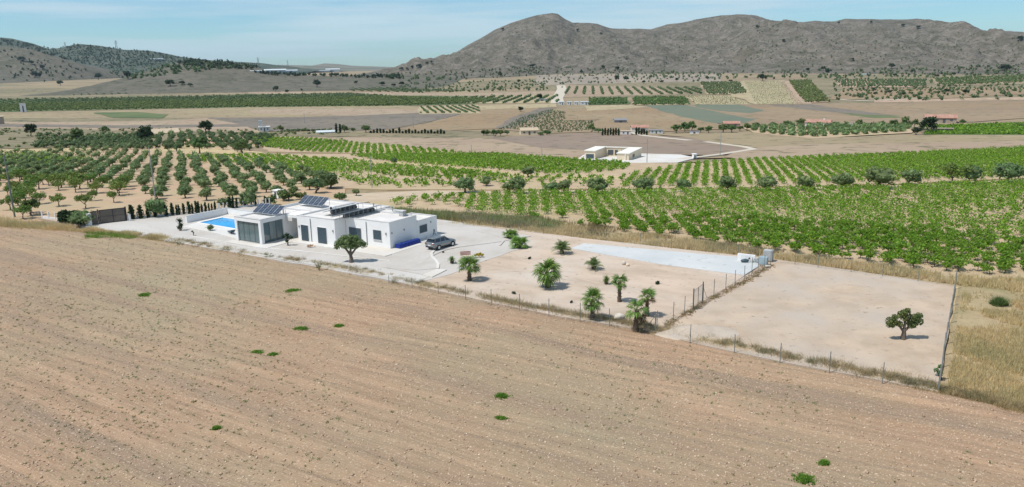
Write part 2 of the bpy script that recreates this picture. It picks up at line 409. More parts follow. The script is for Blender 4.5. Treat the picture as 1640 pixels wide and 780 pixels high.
class MB:
    def __init__(s): s.V = []; s.F = []
    def add(s, V, F):
        n = len(s.V); s.V += [tuple(v) for v in V]; s.F += [tuple(i + n for i in f) for f in F]; return s
    def box(s, x0, x1, y0, y1, z0, z1, mt=None):
        V = [(x, y, z) for z in (z0, z1) for y in (y0, y1) for x in (x0, x1)]
        if mt is not None: V = [tuple(mt @ Vector(v)) for v in V]
        return s.add(V, [(0, 2, 3, 1), (4, 5, 7, 6), (0, 1, 5, 4), (2, 6, 7, 3), (0, 4, 6, 2), (1, 3, 7, 5)])
    def tube(s, pts, rads, n=6, cap=True):
        pts = [Vector(p) for p in pts]; V = []; F = []
        for i, p in enumerate(pts):
            d = (pts[min(i + 1, len(pts) - 1)] - pts[max(i - 1, 0)]).normalized()
            a = d.cross(Vector((0, 0, 1)) if abs(d.z) < .9 else Vector((1, 0, 0))).normalized(); b = d.cross(a)
            r = rads[i] if hasattr(rads, '__len__') else rads
            V += [p + (a * math.cos(2 * math.pi * k / n) + b * math.sin(2 * math.pi * k / n)) * r for k in range(n)]
        for i in range(len(pts) - 1):
            for k in range(n):
                F.append((i * n + k, i * n + (k + 1) % n, (i + 1) * n + (k + 1) % n, (i + 1) * n + k))
        if cap: F += [tuple(range(n))[::-1], tuple((len(pts) - 1) * n + k for k in range(n))]
        return s.add(V, F)
    def prism(s, poly, z0, z1):
        n = len(poly)
        V = [(p[0], p[1], z0) for p in poly] + [(p[0], p[1], z1) for p in poly]
        F = [tuple(range(n))[::-1], tuple(range(n, 2 * n))] + [(i, (i + 1) % n, n + (i + 1) % n, n + i) for i in range(n)]
        return s.add(V, F)
    def build(s, name, m, parent=None, smooth=False, loc=None): return mk(name, s.V, s.F, m, parent, smooth, loc)

def sub(s):  # small lumpy sphere, returns V,F (42 verts)
    import bmesh
    bm = bmesh.new(); bmesh.ops.create_icosphere(bm, subdivisions=s, radius=1)
    V = np.array([v.co[:] for v in bm.verts]); F = np.array([[v.index for v in f.verts] for f in bm.faces]); bm.free()
    return V, F
ICO1, ICO2 = sub(1), sub(2)

def rot_rand(n, r, tilt=None):
    """random orthonormal frames (n,3) a and b"""
    nrm = r.normal(size=(n, 3)); nrm /= np.linalg.norm(nrm, axis=1)[:, None]
    if tilt is not None:
        nrm = nrm * (1 - tilt) + np.array([0, 0, 1.0]) * tilt; nrm /= np.linalg.norm(nrm, axis=1)[:, None]
    a = np.cross(nrm, r.normal(size=(n, 3))); a /= np.linalg.norm(a, axis=1)[:, None]
    return a, np.cross(nrm, a)

def leaves(P, size, r, asp=.55, tilt=.25):
    n = len(P); a, b = rot_rand(n, r, tilt)
    s = size * (.6 + .8 * r.random(n))[:, None]
    V = np.stack([P - a * s, P - b * s * asp, P + a * s, P + b * s * asp], 1).reshape(-1, 3)
    F = np.arange(4 * n).reshape(-1, 4)
    return V, F

def clump_pts(cs, rs, n, r, shell=.55):
    """points in the outer shells of clumps; cs (k,3), rs (k,)"""
    k = len(cs); w = rs ** 2; i = r.choice(k, n, p=w / w.sum())
    d = r.normal(size=(n, 3)); d /= np.linalg.norm(d, axis=1)[:, None]
    rad = rs[i] * (shell + (1.08 - shell) * r.random(n) ** .6)
    return cs[i] + d * rad[:, None] * np.array([1, 1, .8])

def tri2quad(F): return np.concatenate([F, F[:, 2:3]], 1)
def crown_mesh(cs, rs, n, size, r, core=.62, lowcore=True, tilt=.25, asp=.55):
    P = clump_pts(cs, rs, n, r)
    V, F = leaves(P, size, r, asp, tilt)
    Vs, Fs = [V], [F]; off = len(V)
    iv, jf = ICO1
    for c, q in zip(cs, rs):
        j = 1 + .25 * r.normal(size=(len(iv), 1))
        Vs.append(iv * j * q * core * np.array([1, 1, .8]) + c)
        Fs.append(np.stack([jf[:, 0], jf[:, 1], jf[:, 2]], 1) + off); off += len(iv)
    V = np.concatenate(Vs)
    return V, Fs

def mesh_mixed(name, V, Flist, m):
    """mesh of quads (first) + tris (rest), one material"""
    me = bpy.data.meshes.new(name)
    F = [Flist[0]] ; T = Flist[1:]
    loops = np.concatenate([F[0].ravel()] + [t.ravel() for t in T]).astype(np.int32)
    tot = np.concatenate([np.full(len(F[0]), 4)] + [np.full(len(t), 3) for t in T]).astype(np.int32)
    st = np.concatenate([[0], np.cumsum(tot)[:-1]]).astype(np.int32)
    V = np.asarray(V, np.float32)
    me.vertices.add(len(V)); me.vertices.foreach_set('co', V.ravel())
    me.loops.add(len(loops)); me.loops.foreach_set('vertex_index', loops)
    me.polygons.add(len(tot)); me.polygons.foreach_set('loop_start', st); me.polygons.foreach_set('loop_total', tot)
    me.materials.append(M[m] if isinstance(m, str) else m)
    me.update(calc_edges=True)
    return me

# ------------------------------------------------------------------ the ground
from mathutils.geometry import tessellate_polygon
def tess(name, polys, m, skirt=0):
    V, F = [], []
    for P in polys:
        P = [p for i, p in enumerate(P) if (Vector(p) - Vector(P[i - 1])).length > 1e-4]
        if len(P) < 3: continue
        n, c = len(V), len(P); V += P
        for t in tessellate_polygon([[Vector((p[0], p[1], 0)) for p in P]]):
            a, b, d = (Vector(P[i]) for i in t)
            F.append(tuple(i + n for i in (t if (b - a).cross(d - a).z > 0 else t[::-1])))
        if skirt:
            V += [(p[0], p[1], p[2] - skirt) for p in P]
            ar = sum(P[i][0] * P[(i + 1) % c][1] - P[(i + 1) % c][0] * P[i][1] for i in range(c))
            for i in range(c):
                q = (n + i, n + i + c, n + (i + 1) % c + c, n + (i + 1) % c); F.append(q if ar > 0 else q[::-1])
    me = bpy.data.meshes.new(name); me.from_pydata(V, [], F); me.materials.append(M[m]); me.update()
    return me
def strip_sheet(name, poly, off, m):
    """flat polygon laid on the terrain profile: cut at the profile's knots so that it follows the ground exactly"""
    poly = [(float(x), float(y)) for x, y in poly]
    def clip(P, y, keep_above):
        out = []
        for i in range(len(P)):
            a, b = P[i], P[(i + 1) % len(P)]
            ia, ib = (a[1] >= y) == keep_above, (b[1] >= y) == keep_above
            if ia: out.append(a)
            if ia != ib:
                t = (y - a[1]) / (b[1] - a[1]); out.append((a[0] + (b[0] - a[0]) * t, y))
        return out
    V, F = [], []
    y0, y1 = min(p[1] for p in poly), max(p[1] for p in poly)
    for i in range(len(KY) - 1):
        if KY[i + 1] <= y0 or KY[i] >= y1: continue
        P = clip(clip(poly, KY[i], True), KY[i + 1], False) if KY[i] > y0 else clip(poly, KY[i + 1], False)
        if len(P) < 3: continue
        n = len(V); V += [(x, y, float(gz(y)) + off) for x, y in P]; F.append(tuple(range(n, n + len(P))))
    me = tess(name, [[V[i] for i in f] for f in F], m, skirt=.6 if y0 < 260 else 0)
    return struct(link(name, me))

def wob(poly, amp, step):
    """world polygon with slightly uneven edges"""
    out = []
    for i in range(len(poly)):
        a, b = Vector(poly[i][:2]), Vector(poly[(i + 1) % len(poly)][:2])
        n = max(1, int((b - a).length / step))
        nrm = Vector((-(b - a).y, (b - a).x)).normalized()
        for k in range(n):
            p = a.lerp(b, k / n)
            w = (float(vnoise(p.x / step, p.y / step, 5)) - .5) * 2 * amp if k else 0
            out.append(p + nrm * w)
    return [(p.x, p.y) for p in out]
def pix(pts): return [tuple(G(*p)[:2]) for p in pts]

Vg = [(x, float(y), float(z)) for y, z in zip(KY, KZ) for x in (-9000, 9000)]
Fg = [(2 * i, 2 * i + 1, 2 * i + 3, 2 * i + 2) for i in range(len(KY) - 1)]
struct(mk('ground', Vg, Fg, 'ground'))

_lay = [0]
def field(name, pts, m, amp=None):
    W = pix(pts); _lay[0] += 1
    d = sum(w[1] for w in W) / len(W)
    if amp is None: amp = d * .004
    if amp: W = wob(W, amp, max(2.0, d * .03))
    return strip_sheet(name, W, .004 * (_lay[0] % 60) + .01 + d * .00012 * (1 + _lay[0] * .04), m)

# hills
for h, mname, nm, nx, ny in ((HILLS[0], 'mountain', 'mountain', 760, 230), (HILLS[1], 'hillgrey', 'grey_hill', 120, 50),
                             (HILLS[2], 'hillgrey', 'scrub_hill', 160, 60), (HILLS[3], 'hillwood', 'wooded_hill', 180, 60), (HILLS[4], 'plateau', 'plateau', 120, 24)):
    xs = np.linspace(h['p'][0, 0], h['p'][-1, 0], nx)
    yfm = h['yf'][:, 1].min()
    ys = np.concatenate([np.linspace(yfm, h['yr'], int(ny * .75)), np.linspace(h['yr'], h['yb'], ny - int(ny * .75) + 1)[1:]])
    X, Y = np.meshgrid(xs, ys); Z = hill_h(h, X, Y)
    V = np.stack([X.ravel(), Y.ravel(), Z.ravel()], 1)
    i = np.arange(ny - 1)[:, None] * nx + np.arange(nx - 1)[None, :]
    F = np.stack([i, i + 1, i + nx + 1, i + nx], -1).reshape(-1, 4)
    struct(mknp(nm, V, F, mname, smooth=True))

# ------------------------------------------------------------------ patchwork of fields (structure)
# far valley, back to front
field('rocky_terrace', [(859, 117.5), (1156, 118), (1156, 131), (1000, 133), (859, 137)], 'rocky')
field('scrubland', [(640, 131), (860, 126), (860, 140), (640, 150)], 'scrub')
field('scrubland', [(-20, 134), (200, 134), (330, 150), (180, 153), (-20, 152)], 'scrub')
field('scrubland', [(860, 133), (1120, 129), (1130, 152), (1000, 156), (900, 156), (860, 150)], 'scrub')
field('scrubland', [(1290, 120), (1700, 118), (1700, 160), (1330, 166), (1290, 150)], 'scrub')
field('salmon_orchard_ground', [(107, 154), (223, 136), (265, 138), (197, 152)], 'salmon')
field('pale_field', [(0, 152), (100, 149), (190, 151), (90, 157), (0, 158)], 'straw')
field('pale_field', [(400, 146), (640, 148), (760, 150), (900, 145), (905, 136), (1050, 140), (1100, 150), (900, 156), (640, 154), (400, 151)], 'pinktan')
field('pale_strip', [(-20, 139), (90, 137), (190, 136), (80, 141), (-20, 142)], 'straw')
field('olive_strip', [(-20, 143), (150, 140), (330, 147), (200, 150), (-20, 148)], 'scrub')
field('green_strip', [(-20, 154), (140, 152), (330, 151), (420, 150), (330, 155), (100, 159), (-20, 158)], 'scrub')
field('green_orchard_ground', [(-20, 160), (400, 152), (554, 150), (640, 153), (770, 154), (815, 158), (800, 166), (623, 170), (400, 172), (-20, 180)], 'greenfield')
field('orchard_row_ground', [(400, 160), (446, 160), (448, 169), (400, 171)], 'straw')
field('orchard_ground', [(655, 157), (900, 152), (893, 165), (770, 166), (690, 165)], 'yellow')
field('straw_field', [(-20, 181), (400, 172), (640, 169), (672, 172), (655, 182), (480, 188), (-20, 190)], 'straw')
field('dry_field', [(-20, 189), (420, 182), (450, 190), (420, 212), (200, 210), (-20, 206)], 'pinktan')
field('olive_strip', [(-20, 190), (180, 187), (330, 190), (250, 194), (60, 196), (-20, 195)], 'scrub')
field('dry_strip', [(-20, 199), (200, 201), (430, 199), (420, 203), (200, 206), (-20, 203)], 'grey')
field('stubble_field', [(310, 186), (580, 183), (656, 180), (746, 181), (682, 197), (626, 207), (554, 210), (420, 211), (390, 200)], 'grey')
field('straw_strip', [(400, 176), (560, 174), (672, 176), (672, 181), (560, 186), (400, 182)], 'pinktan')
field('rust_field', [(746, 182), (772, 174), (870, 172), (830, 185), (812, 206), (700, 210), (640, 208), (690, 197)], 'rust')
field('vineyard_row_ground', [(672, 171), (765, 168), (770, 182), (672, 183)], 'yellow')
field('straw_strip', [(765, 170), (890, 166), (893, 172), (770, 176)], 'yellow')
field('stubble_strip', [(870, 172), (890, 174), (815, 206), (795, 206), (815, 190)], 'grey')
field('orchard_row_ground', [(800, 208), (820, 192), (880, 174), (908, 177), (905, 195), (960, 193), (945, 212), (880, 214)], 'tan')
field('rust_field', [(905, 178), (990, 173), (1040, 171), (1090, 184), (1180, 206), (1050, 212), (940, 208), (960, 192), (905, 194)], 'rust')
field('straw_field', [(935, 170), (1000, 168), (1040, 171), (980, 176), (940, 178)], 'yellow')
field('tan_field', [(1031, 170), (1210, 167), (1400, 165), (1700, 156), (1700, 184), (1560, 196), (1280, 200), (1190, 206), (1100, 188)], 'tan')
field('olive_strip', [(1230, 186), (1400, 182), (1640, 176), (1640, 180), (1450, 187), (1300, 192)], 'scrub')
field('dry_strip', [(1210, 173), (1420, 170), (1640, 164), (1640, 170), (1450, 175), (1250, 178)], 'rust')
field('grass_strip', [(1320, 196), (1500, 189), (1640, 186), (1640, 190), (1500, 195)], 'straw')
field('crop_strip', [(1031, 168.5), (1100, 169), (1210, 192), (1190, 198), (1145, 198), (1082, 185)], 'teal')
field('crop_strip', [(1102, 168.5), (1180, 167.5), (1225, 178), (1200, 182), (1150, 178)], 'teal')
field('stubble_field', [(1230, 168), (1300, 168), (1440, 186), (1380, 184), (1290, 176)], 'grey')
field('green_strip', [(1340, 181), (1400, 182), (1450, 189), (1400, 190)], 'greenfield')
field('dark_crop', [(943, 159), (1005, 159), (1006, 167.5), (943, 168.5)], 'greenfield')
field('orchard_ground', [(1013, 157), (1097, 157), (1106, 168), (1015, 169)], 'yellow')
field('terraced_vineyard_ground', [(1120, 131), (1184, 131), (1198, 151), (1133, 152)], 'yellow')
field('yellow_vineyard_ground', [(1190, 130), (1256, 129), (1288, 167), (1210, 168), (1170, 152)], 'yellow')
field('terraced_vineyard_ground', [(1262, 129), (1297, 128), (1330, 164), (1288, 166)], 'salmon')
field('orchard_ground', [(1100, 154), (1170, 153), (1205, 168), (1115, 168)], 'yellow')
field('orchard_ground', [(1334, 128), (1482, 127), (1482, 140), (1350, 141)], 'salmon')
field('orchard_ground', [(1490, 125), (1700, 118), (1700, 134), (1500, 138)], 'straw')
field('pale_strip', [(1350, 142), (1520, 141), (1700, 140), (1700, 148), (1520, 158), (1380, 160), (1330, 160)], 'rust')
field('pale_strip', [(1400, 161), (1700, 155), (1700, 160), (1400, 165)], 'salmon')
field('green_patch', [(150, 181), (220, 180), (270, 184), (260, 190), (180, 189)], 'greenfield')
field('scrub_verge', [(-20, 205), (120, 207), (240, 213), (420, 212), (560, 212), (560, 219), (330, 220), (180, 236), (-20, 240)], 'scrub')
field('rocky_verge', [(480, 211), (700, 209), (800, 212), (790, 222), (620, 221), (480, 219)], 'scrub')
field('tan_field', [(420, 219), (620, 221), (800, 221), (945, 240), (925, 258), (740, 246), (640, 236), (480, 222)], 'pinktan')
field('brown_field', [(780, 222), (860, 218), (930, 214), (1030, 217), (1120, 222), (1200, 239), (1150, 250), (1020, 247), (930, 240), (870, 238)], 'brown')
field('straw_field', [(1050, 216), (1220, 213), (1300, 222), (1450, 218), (1700, 214), (1700, 226), (1300, 232), (1190, 238), (1110, 222)], 'straw')
field('tan_field', [(1160, 252), (1195, 236), (1290, 228), (1700, 218), (1700, 240), (1200, 258)], 'pinktan')
field('olive_grove_ground', [(1190, 205), (1300, 203), (1455, 201), (1460, 214), (1300, 223), (1205, 213)], 'vinesoil')
field('green_vineyard_ground', [(1478, 203), (1700, 197), (1700, 218), (1480, 217)], 'greenfield')
field('cream_house_yard', [(895, 256), (940, 248), (1000, 246), (1090, 249), (1115, 254), (1085, 262), (985, 263)], 'whitepad', .3)

# near vineyards and groves
field('vineyard_ground', [(400, 219), (480, 220), (640, 236), (745, 246), (700, 252), (600, 247), (430, 244)], 'vinesoil')
field('vineyard_ground', [(330, 252), (420, 248), (600, 248), (740, 247), (830, 250), (1000, 262), (1110, 263), (1200, 257), (1700, 236),
       (1700, 285), (1450, 297), (1100, 304), (820, 306), (620, 306), (470, 300), (330, 270)], 'vinesoil')
field('grass_strip', [(430, 247), (600, 259), (700, 262), (860, 283), (1000, 284), (1000, 289), (850, 289), (690, 268), (590, 264), (430, 252)], 'dryground')
field('grass_strip', [(560, 276), (720, 286), (820, 300), (700, 301), (560, 290)], 'verge')
field('grass_strip', [(290, 232), (420, 244), (440, 250), (320, 246), (230, 242)], 'dryground')
field('olive_grove_ground', [(-40, 262), (160, 236), (300, 212), (440, 216), (430, 232), (330, 246), (470, 256), (560, 292), (545, 326), (400, 336), (210, 345), (110, 352), (-60, 366)], 'grovesoil')
field('dry_verge', [(-60, 240), (120, 228), (290, 214), (250, 226), (120, 244), (-40, 262)], 'dryground')
field('dirt_track', [(430, 322), (560, 311), (700, 305), (1100, 303), (1450, 294), (1700, 284), (1700, 291), (1450, 300), (1100, 308), (740, 310), (600, 322), (540, 334)], 'track')
field('vineyard_ground', [(590, 322), (740, 308), (1100, 306), (1450, 298), (1700, 290), (1700, 452), (1500, 442), (1240, 410), (1100, 388), (930, 366), (760, 350), (600, 338)], 'vinesoil')
field('dry_verge', [(560, 326), (700, 348), (830, 352), (930, 366), (1100, 385), (1240, 408), (1520, 443), (1700, 456), (1700, 800), (1500, 640), (1535, 460), (1240, 420), (1100, 405), (940, 389), (720, 366), (540, 340)], 'verge', .3)
field('dry_grass_field', [(1532, 446), (1760, 460), (1900, 900), (1700, 830), (1500, 640)], 'dryground', .3)

# tracks in the valley
def track(name, pts, w, m):
    P = [G(*p) for p in pts]; L_, R_ = [], []
    for i, p in enumerate(P):
        d = (P[min(i + 1, len(P) - 1)] - P[max(i - 1, 0)]); n = Vector((-d.y, d.x)).normalized() * w / 2
        L_.append((p.x + n.x, p.y + n.y)); R_.append((p.x - n.x, p.y - n.y))
    _lay[0] += 1; dm = sum(p.y for p in P) / len(P)
    return strip_sheet(name, L_ + R_[::-1], .30 + dm * .0002 if dm > 170 else .25, m)
track('farm_track', [(893, 166), (892, 158), (897, 150), (900, 143), (898, 137)], 14, 'paletrack')
track('farm_track', [(1010, 213), (1030, 218), (1105, 226)], 4, 'paletrack')
track('farm_track', [(1130, 228), (1190, 236), (1207, 240), (1150, 249), (1090, 256)], 3, 'paletrack')
track('farm_track', [(700, 208), (740, 213), (800, 221), (870, 238), (945, 242)], 2, 'brown')
track('farm_track', [(1288, 167), (1270, 148), (1256, 130)], 14, 'salmon')
track('farm_track', [(1345, 160), (1370, 162), (1520, 157)], 9, 'paletrack')

# ------------------------------------------------------------------ villa plot ground
def uvp(a, b, z=0.0): return Vector((-16.86 + a * .845 + b * .535, 101.04 - a * .535 + b * .845, z))   # villa axes, metres
def sheet(name, poly, z, m):
    me = tess(name, [[(p[0], p[1], z) for p in poly]], m, skirt=1.0)
    return struct(link(name, me))
Z0 = .45                                              # plot level (the paths are laid a few mm above one another)
CAM = Vector((0, 0, CAM_H))
def Gp(px, py, z=None):
    z = Z0 if z is None else z
    d = ray(px, py); t = (z - CAM_H) / d[2]
    return Vector((d[0] * t, d[1] * t, z))
edge_px = [(60, 349), (120, 360), (200, 374), (290, 389), (400, 409), (500, 426), (600, 444), (700, 465), (800, 487), (900, 507), (1000, 523), (1050, 531)]
back_px = [(1236, 414), (1100, 400), (940, 382), (820, 366), (740, 357), (560, 331), (405, 329), (300, 341), (205, 352), (140, 356)]
def pl(p): return [Gp(*q) for q in p]
sheet('plot_ground', wob(pl(edge_px + back_px), .15, 3), Z0, 'plot')
sheet('bare_plot', wob(pl([(1050, 531), (1100, 546), (1250, 578), (1400, 606), (1503, 626), (1530, 457), (1400, 438), (1236, 414)]), .15, 3), Z0 - .04, 'sand')
sheet('gravel_yard', wob(pl(edge_px[2:7] + [(660, 455), (720, 440), (770, 420), (830, 400), (850, 385), (800, 370), (740, 357), (560, 331), (405, 329), (300, 341), (205, 352)]), .25, 2), Z0 + .03, 'gravel')
sheet('driveway', pl([(150, 358), (205, 354), (300, 377), (420, 400), (470, 409), (620, 431), (690, 443), (664, 452), (590, 440), (490, 423), (400, 407), (290, 387), (190, 371), (132, 362)]), Z0 + .06, 'drive')
sheet('driveway', pl([(690, 443), (702, 432), (700, 420), (690, 410), (695, 402), (740, 396), (800, 388), (850, 379), (812, 371), (780, 364), (714, 362), (640, 395), (610, 428)]), Z0 + .09, 'gravel')
sheet('blue_grey_slab', wob(pl([(914, 398), (935, 390), (1100, 405), (1232, 416), (1192, 441), (1060, 424)]), .03, 3), Z0 + .05, 'pad')
def path_strip(name, pts, w, h, m):
    P = [Gp(*p) for p in pts]; mb = MB(); V = []; F = []
    for i, p in enumerate(P):
        d = (P[min(i + 1, len(P) - 1)] - P[max(i - 1, 0)]); n = Vector((-d.y, d.x, 0)).normalized() * w / 2
        for q in (n, -n): V += [(p.x + q.x, p.y + q.y, Z0 - .05), (p.x + q.x, p.y + q.y, Z0 + .09 + h)]
    for i in range(len(P) - 1):
        a, b = 4 * i, 4 * i + 4
        F += [(a + 1, a + 3, b + 3, b + 1), (a, a + 1, b + 1, b), (a + 3, a + 2, b + 2, b + 3)]
    F += [(0, 2, 3, 1), (b, b + 1, b + 3, b + 2)]
    return struct(mk(name, V, F, m))
path_strip('kerb', [(703, 397), (696, 401), (691, 407), (692, 412), (698, 418), (702, 424), (701, 431)], .35, .06, 'whitepad')
path_strip('kerb', [(766, 372), (784, 375), (800, 380), (806, 387), (800, 394)], .3, .05, 'gravel')
path_strip('kerb', [(620, 430), (664, 434), (701, 431)], .2, .04, 'gravel')
sheet('paved_crossing', pl([(676, 442), (700, 432), (716, 433), (692, 445)]), Z0 + .13, 'whitepad')
path_strip('kerb', [(305, 379), (420, 398), (480, 403), (560, 412), (625, 419)], .25, .05, 'whitepad')

M['trackmark'] = mat('compacted_sand', (.555, .445, .345), (.49, .385, .29), .6)
M['gravelmark'] = mat('compacted_gravel', (.46, .42, .37), (.54, .50, .45), .8)
def tyre_track(pts, m, z, gap=.8):
    P = [Gp(*p, z) for p in pts]
    for side in (-gap, gap):
        V, F = [], []; Q = []
        for i in range(len(P) - 1):
            for k in range(6): Q.append(P[i].lerp(P[i + 1], k / 6))
        Q = [sum((Q[max(0, min(len(Q) - 1, i + j))] for j in (-4, -2, 0, 2, 4)), Vector()) / 5 for i in range(len(Q))]
        for i, p in enumerate(Q):
            d = (Q[min(i + 1, len(Q) - 1)] - Q[max(i - 1, 0)]); n = Vector((-d.y, d.x, 0)).normalized(); w = .13 + .05 * float(vnoise(i * .7, side, 3))
            V += [tuple(p + n * (side + w)), tuple(p + n * (side - w))]
        for i in range(len(Q) - 1): F.append((2 * i, 2 * i + 1, 2 * i + 3, 2 * i + 2))
        struct(mk('wheel_track', V, F, m))
tyre_track([(735, 440), (830, 425), (930, 440), (1040, 470), (1105, 485)], 'trackmark', Z0 + .008)
tyre_track([(640, 428), (680, 415), (690, 400), (740, 392), (790, 384)], 'gravelmark', Z0 + .095)
tyre_track([(215, 360), (300, 382), (400, 402), (520, 425), (640, 440)], 'gravelmark', Z0 + .066)
DIV = pl([(1052, 529), (1096, 504), (1126, 484), (1162, 466), (1192, 451), (1214, 437), (1235, 423)])
# gravel heap at the plot corner
def heap(name, c, rx, ry, h, m, seed, label, cat):
    n = 28; V, F = [], []
    for j in range(9):
        q = j / 8
        for i in range(n):
            a = 2 * math.pi * i / n; rr = (1 - q) * (1 + .18 * float(fbm(math.cos(a) * 1.5 + seed, math.sin(a) * 1.5, seed)))
            V.append((rx * rr * math.cos(a), ry * rr * math.sin(a), h * (q ** 1.3) * (1 + .15 * float(fbm(i * .4, j * .6, seed))) if j else -.15))
    for j in range(8):
        for i in range(n): F.append((j * n + i, j * n + (i + 1) % n, (j + 1) * n + (i + 1) % n, (j + 1) * n + i))
    o = mk(name, V, F, m, smooth=True, loc=c); return tag(o, label, cat)
heap('gravel_heap', Gp(1118, 532, Z0 - .05), 4.3, 2.3, .8, 'heapgravel', 3, 'low pale gravel heap spread in the near left corner of the bare sandy plot', 'gravel heap')
heap('soil_heap', Gp(1360, 462, Z0 - .05), 3.2, 1.6, .35, 'sand', 5, 'low sandy soil mound near the back of the bare plot', 'soil heap')

# ------------------------------------------------------------------ foreground tilled field
UA, UB = Vector((.872, -.49, 0)), Vector((.49, .872, 0))   # along / across the furrows
e0 = G(-260, 318); e1 = G(200, 378); e2 = G(600, 447); e3 = G(1050, 535); e4 = G(1640, 668); e5 = G(2050, 770)
EDGE = [G(*p) for p in [(-260, 322), (-100, 350), (0, 364), (100, 372), (200, 380), (290, 393), (400, 413), (500, 429), (600, 447), (700, 469), (800, 491), (900, 511), (1000, 527), (1100, 547),
        (1250, 580), (1400, 611), (1500, 634), (1640, 668), (1800, 706), (2050, 760)]]
EX = np.array([p.x for p in EDGE]); EY = np.array([p.y for p in EDGE])
nx, ny = 620, 330
xs = np.linspace(-150, 62, nx)
V = []
X = np.repeat(xs[None, :], ny, 0)
top = np.interp(xs, EX, EY)
t = (np.linspace(0, 1, ny) ** 1.15)[:, None]
Yf = 22 + (top[None, :] - 22) * (1 - t)
s_ = X * UB.x + Yf * UB.y; u_ = X * UA.x + Yf * UA.y
def field_z(X, Yf, top):
    s_ = X * UB.x + Yf * UB.y; u_ = X * UA.x + Yf * UA.y
    fr = 1.0 * np.sin(s_ * 2 * math.pi / 1.5 + 1.2 * fbm(u_ * .02, s_ * .1, 3)) * .025 * (1 + fbm(u_ * .03, s_ * .2, 9))
    lump = fbm(X * 1.4, Yf * 1.4, 17, 4) * .09 + fbm(X * .12, Yf * .12, 23, 3) * .28
    stria = fbm(u_ * .04, s_ * 1.3, 29, 3) * .16
    ed = np.clip((top - Yf) / 2.5, 0, 1)
    return .30 + (fr + lump + stria) * (.3 + .7 * ed) + .10 * ed
Zf = field_z(X, Yf, top[None, :])
i = np.arange(ny - 1)[:, None] * nx + np.arange(nx - 1)[None, :]
F = np.stack([i, i + nx, i + nx + 1, i + 1], -1).reshape(-1, 4)
struct(mknp('tilled_field', np.stack([X.ravel(), Yf.ravel(), Zf.ravel()], 1), F, 'field', smooth=True))
def fz(x, y):
    return field_z(np.asarray(x, float), np.asarray(y, float), np.interp(x, EX, EY))

def vis_pts(n, ymin=33, dens_pow=1.0, off=.5):
    """random points of the tilled field inside the view"""
    out = []
    while sum(len(o) for o in out) < n:
        y = 30 + 95 * rng.random(n * 2) ** dens_pow; x = (rng.random(n * 2) * 2 - 1) * y * .80
        k = (y < np.interp(x, EX, EY) - off) & (x > -120) & (x < 60)
        out.append(np.stack([x[k], y[k]], 1))
    return np.concatenate(out)[:n]
# stones and clods
def scatter_stones(name, P, size, m, flat=.6, zoff=.01, zf=None):
    n = len(P); oct_ = np.array([[1, 0, 0], [0, 1, 0], [-1, 0, 0], [0, -1, 0], [0, 0, 1], [0, 0, -1]], float)
    of = np.array([[0, 1, 4], [1, 2, 4], [2, 3, 4], [3, 0, 4], [1, 0, 5], [2, 1, 5], [3, 2, 5], [0, 3, 5]])
    s = size * (.35 + rng.random(n) ** 6 * 3.2)
    v = oct_[None] * (1 + .35 * rng.normal(size=(n, 6, 1))) * s[:, None, None] * np.array([1, .8, flat])
    a = rng.random(n) * 6.28; c, d = np.cos(a)[:, None], np.sin(a)[:, None]
    x = v[:, :, 0] * c - v[:, :, 1] * d + P[:, :1]; y = v[:, :, 0] * d + v[:, :, 1] * c + P[:, 1:2]
    z0 = (zf or fz)(P[:, 0], P[:, 1])[:, None]
    z = v[:, :, 2] + z0 + zoff
    V = np.stack([x, y, z], -1).reshape(-1, 3)
    F = (of[None] + (np.arange(n) * 6)[:, None, None]).reshape(-1, 3)
    return mknp(name, V, F, m)
P = vis_pts(52000, dens_pow=1.3)
keep = fbm(P[:, 0] * .09, P[:, 1] * .09, 77, 3) + .25 * rng.normal(size=len(P)) > -.12
tag(scatter_stones('field_stones', P[keep], .028, 'stone', .7), 'small pale stones strewn over the tilled brown field', 'stones', kind='stuff')
P = vis_pts(36000, dens_pow=1.3)
tag(scatter_stones('soil_clods', P, .04, 'clod', .6), 'crumbly brown soil clods all over the tilled field', 'soil clods', kind='stuff')

# tufts -------------------------------------------------
def blades(P, Z, h, w, n, lean=.5, r=rng, spread=.12):
    """n thin blades per tuft; returns V,F(tri)"""
    k = len(P); h = np.broadcast_to(h, (k,))
    a = r.random((k, n)) * 6.283; rad = spread * r.random((k, n)) * (h[:, None] / .5)
    bx = P[:, :1] + np.cos(a) * rad; by = P[:, 1:2] + np.sin(a) * rad
    hh = h[:, None] * (.5 + .6 * r.random((k, n))); ln = lean * hh * r.random((k, n))
    tx = bx + np.cos(a) * ln; ty = by + np.sin(a) * ln; tz = Z[:, None] + hh
    wa = r.random((k, n)) * 6.283; wx, wy = np.cos(wa) * w, np.sin(wa) * w
    zb = np.broadcast_to(Z[:, None] - .02, bx.shape)
    V = np.stack([np.stack([bx - wx, by - wy, zb], -1), np.stack([bx + wx, by + wy, zb], -1), np.stack([tx, ty, tz], -1)], 2).reshape(-1, 3)
    return V, np.arange(len(V)).reshape(-1, 3)
def along(pts, n, w, bias=1.0):
    P = np.array([(p.x, p.y) for p in pts]); L_ = np.linalg.norm(np.diff(P, axis=0), axis=1); cum = np.concatenate([[0], np.cumsum(L_)])
    s = rng.random(n) * cum[-1]
    x = np.interp(s, cum, P[:, 0]); y = np.interp(s, cum, P[:, 1])
    i = np.clip(np.searchsorted(cum, s) - 1, 0, len(L_) - 1); d = (P[i + 1] - P[i]) / L_[i][:, None]
    o = rng.normal(size=n) * w
    return np.stack([x - d[:, 1] * o, y + d[:, 0] * o], 1)
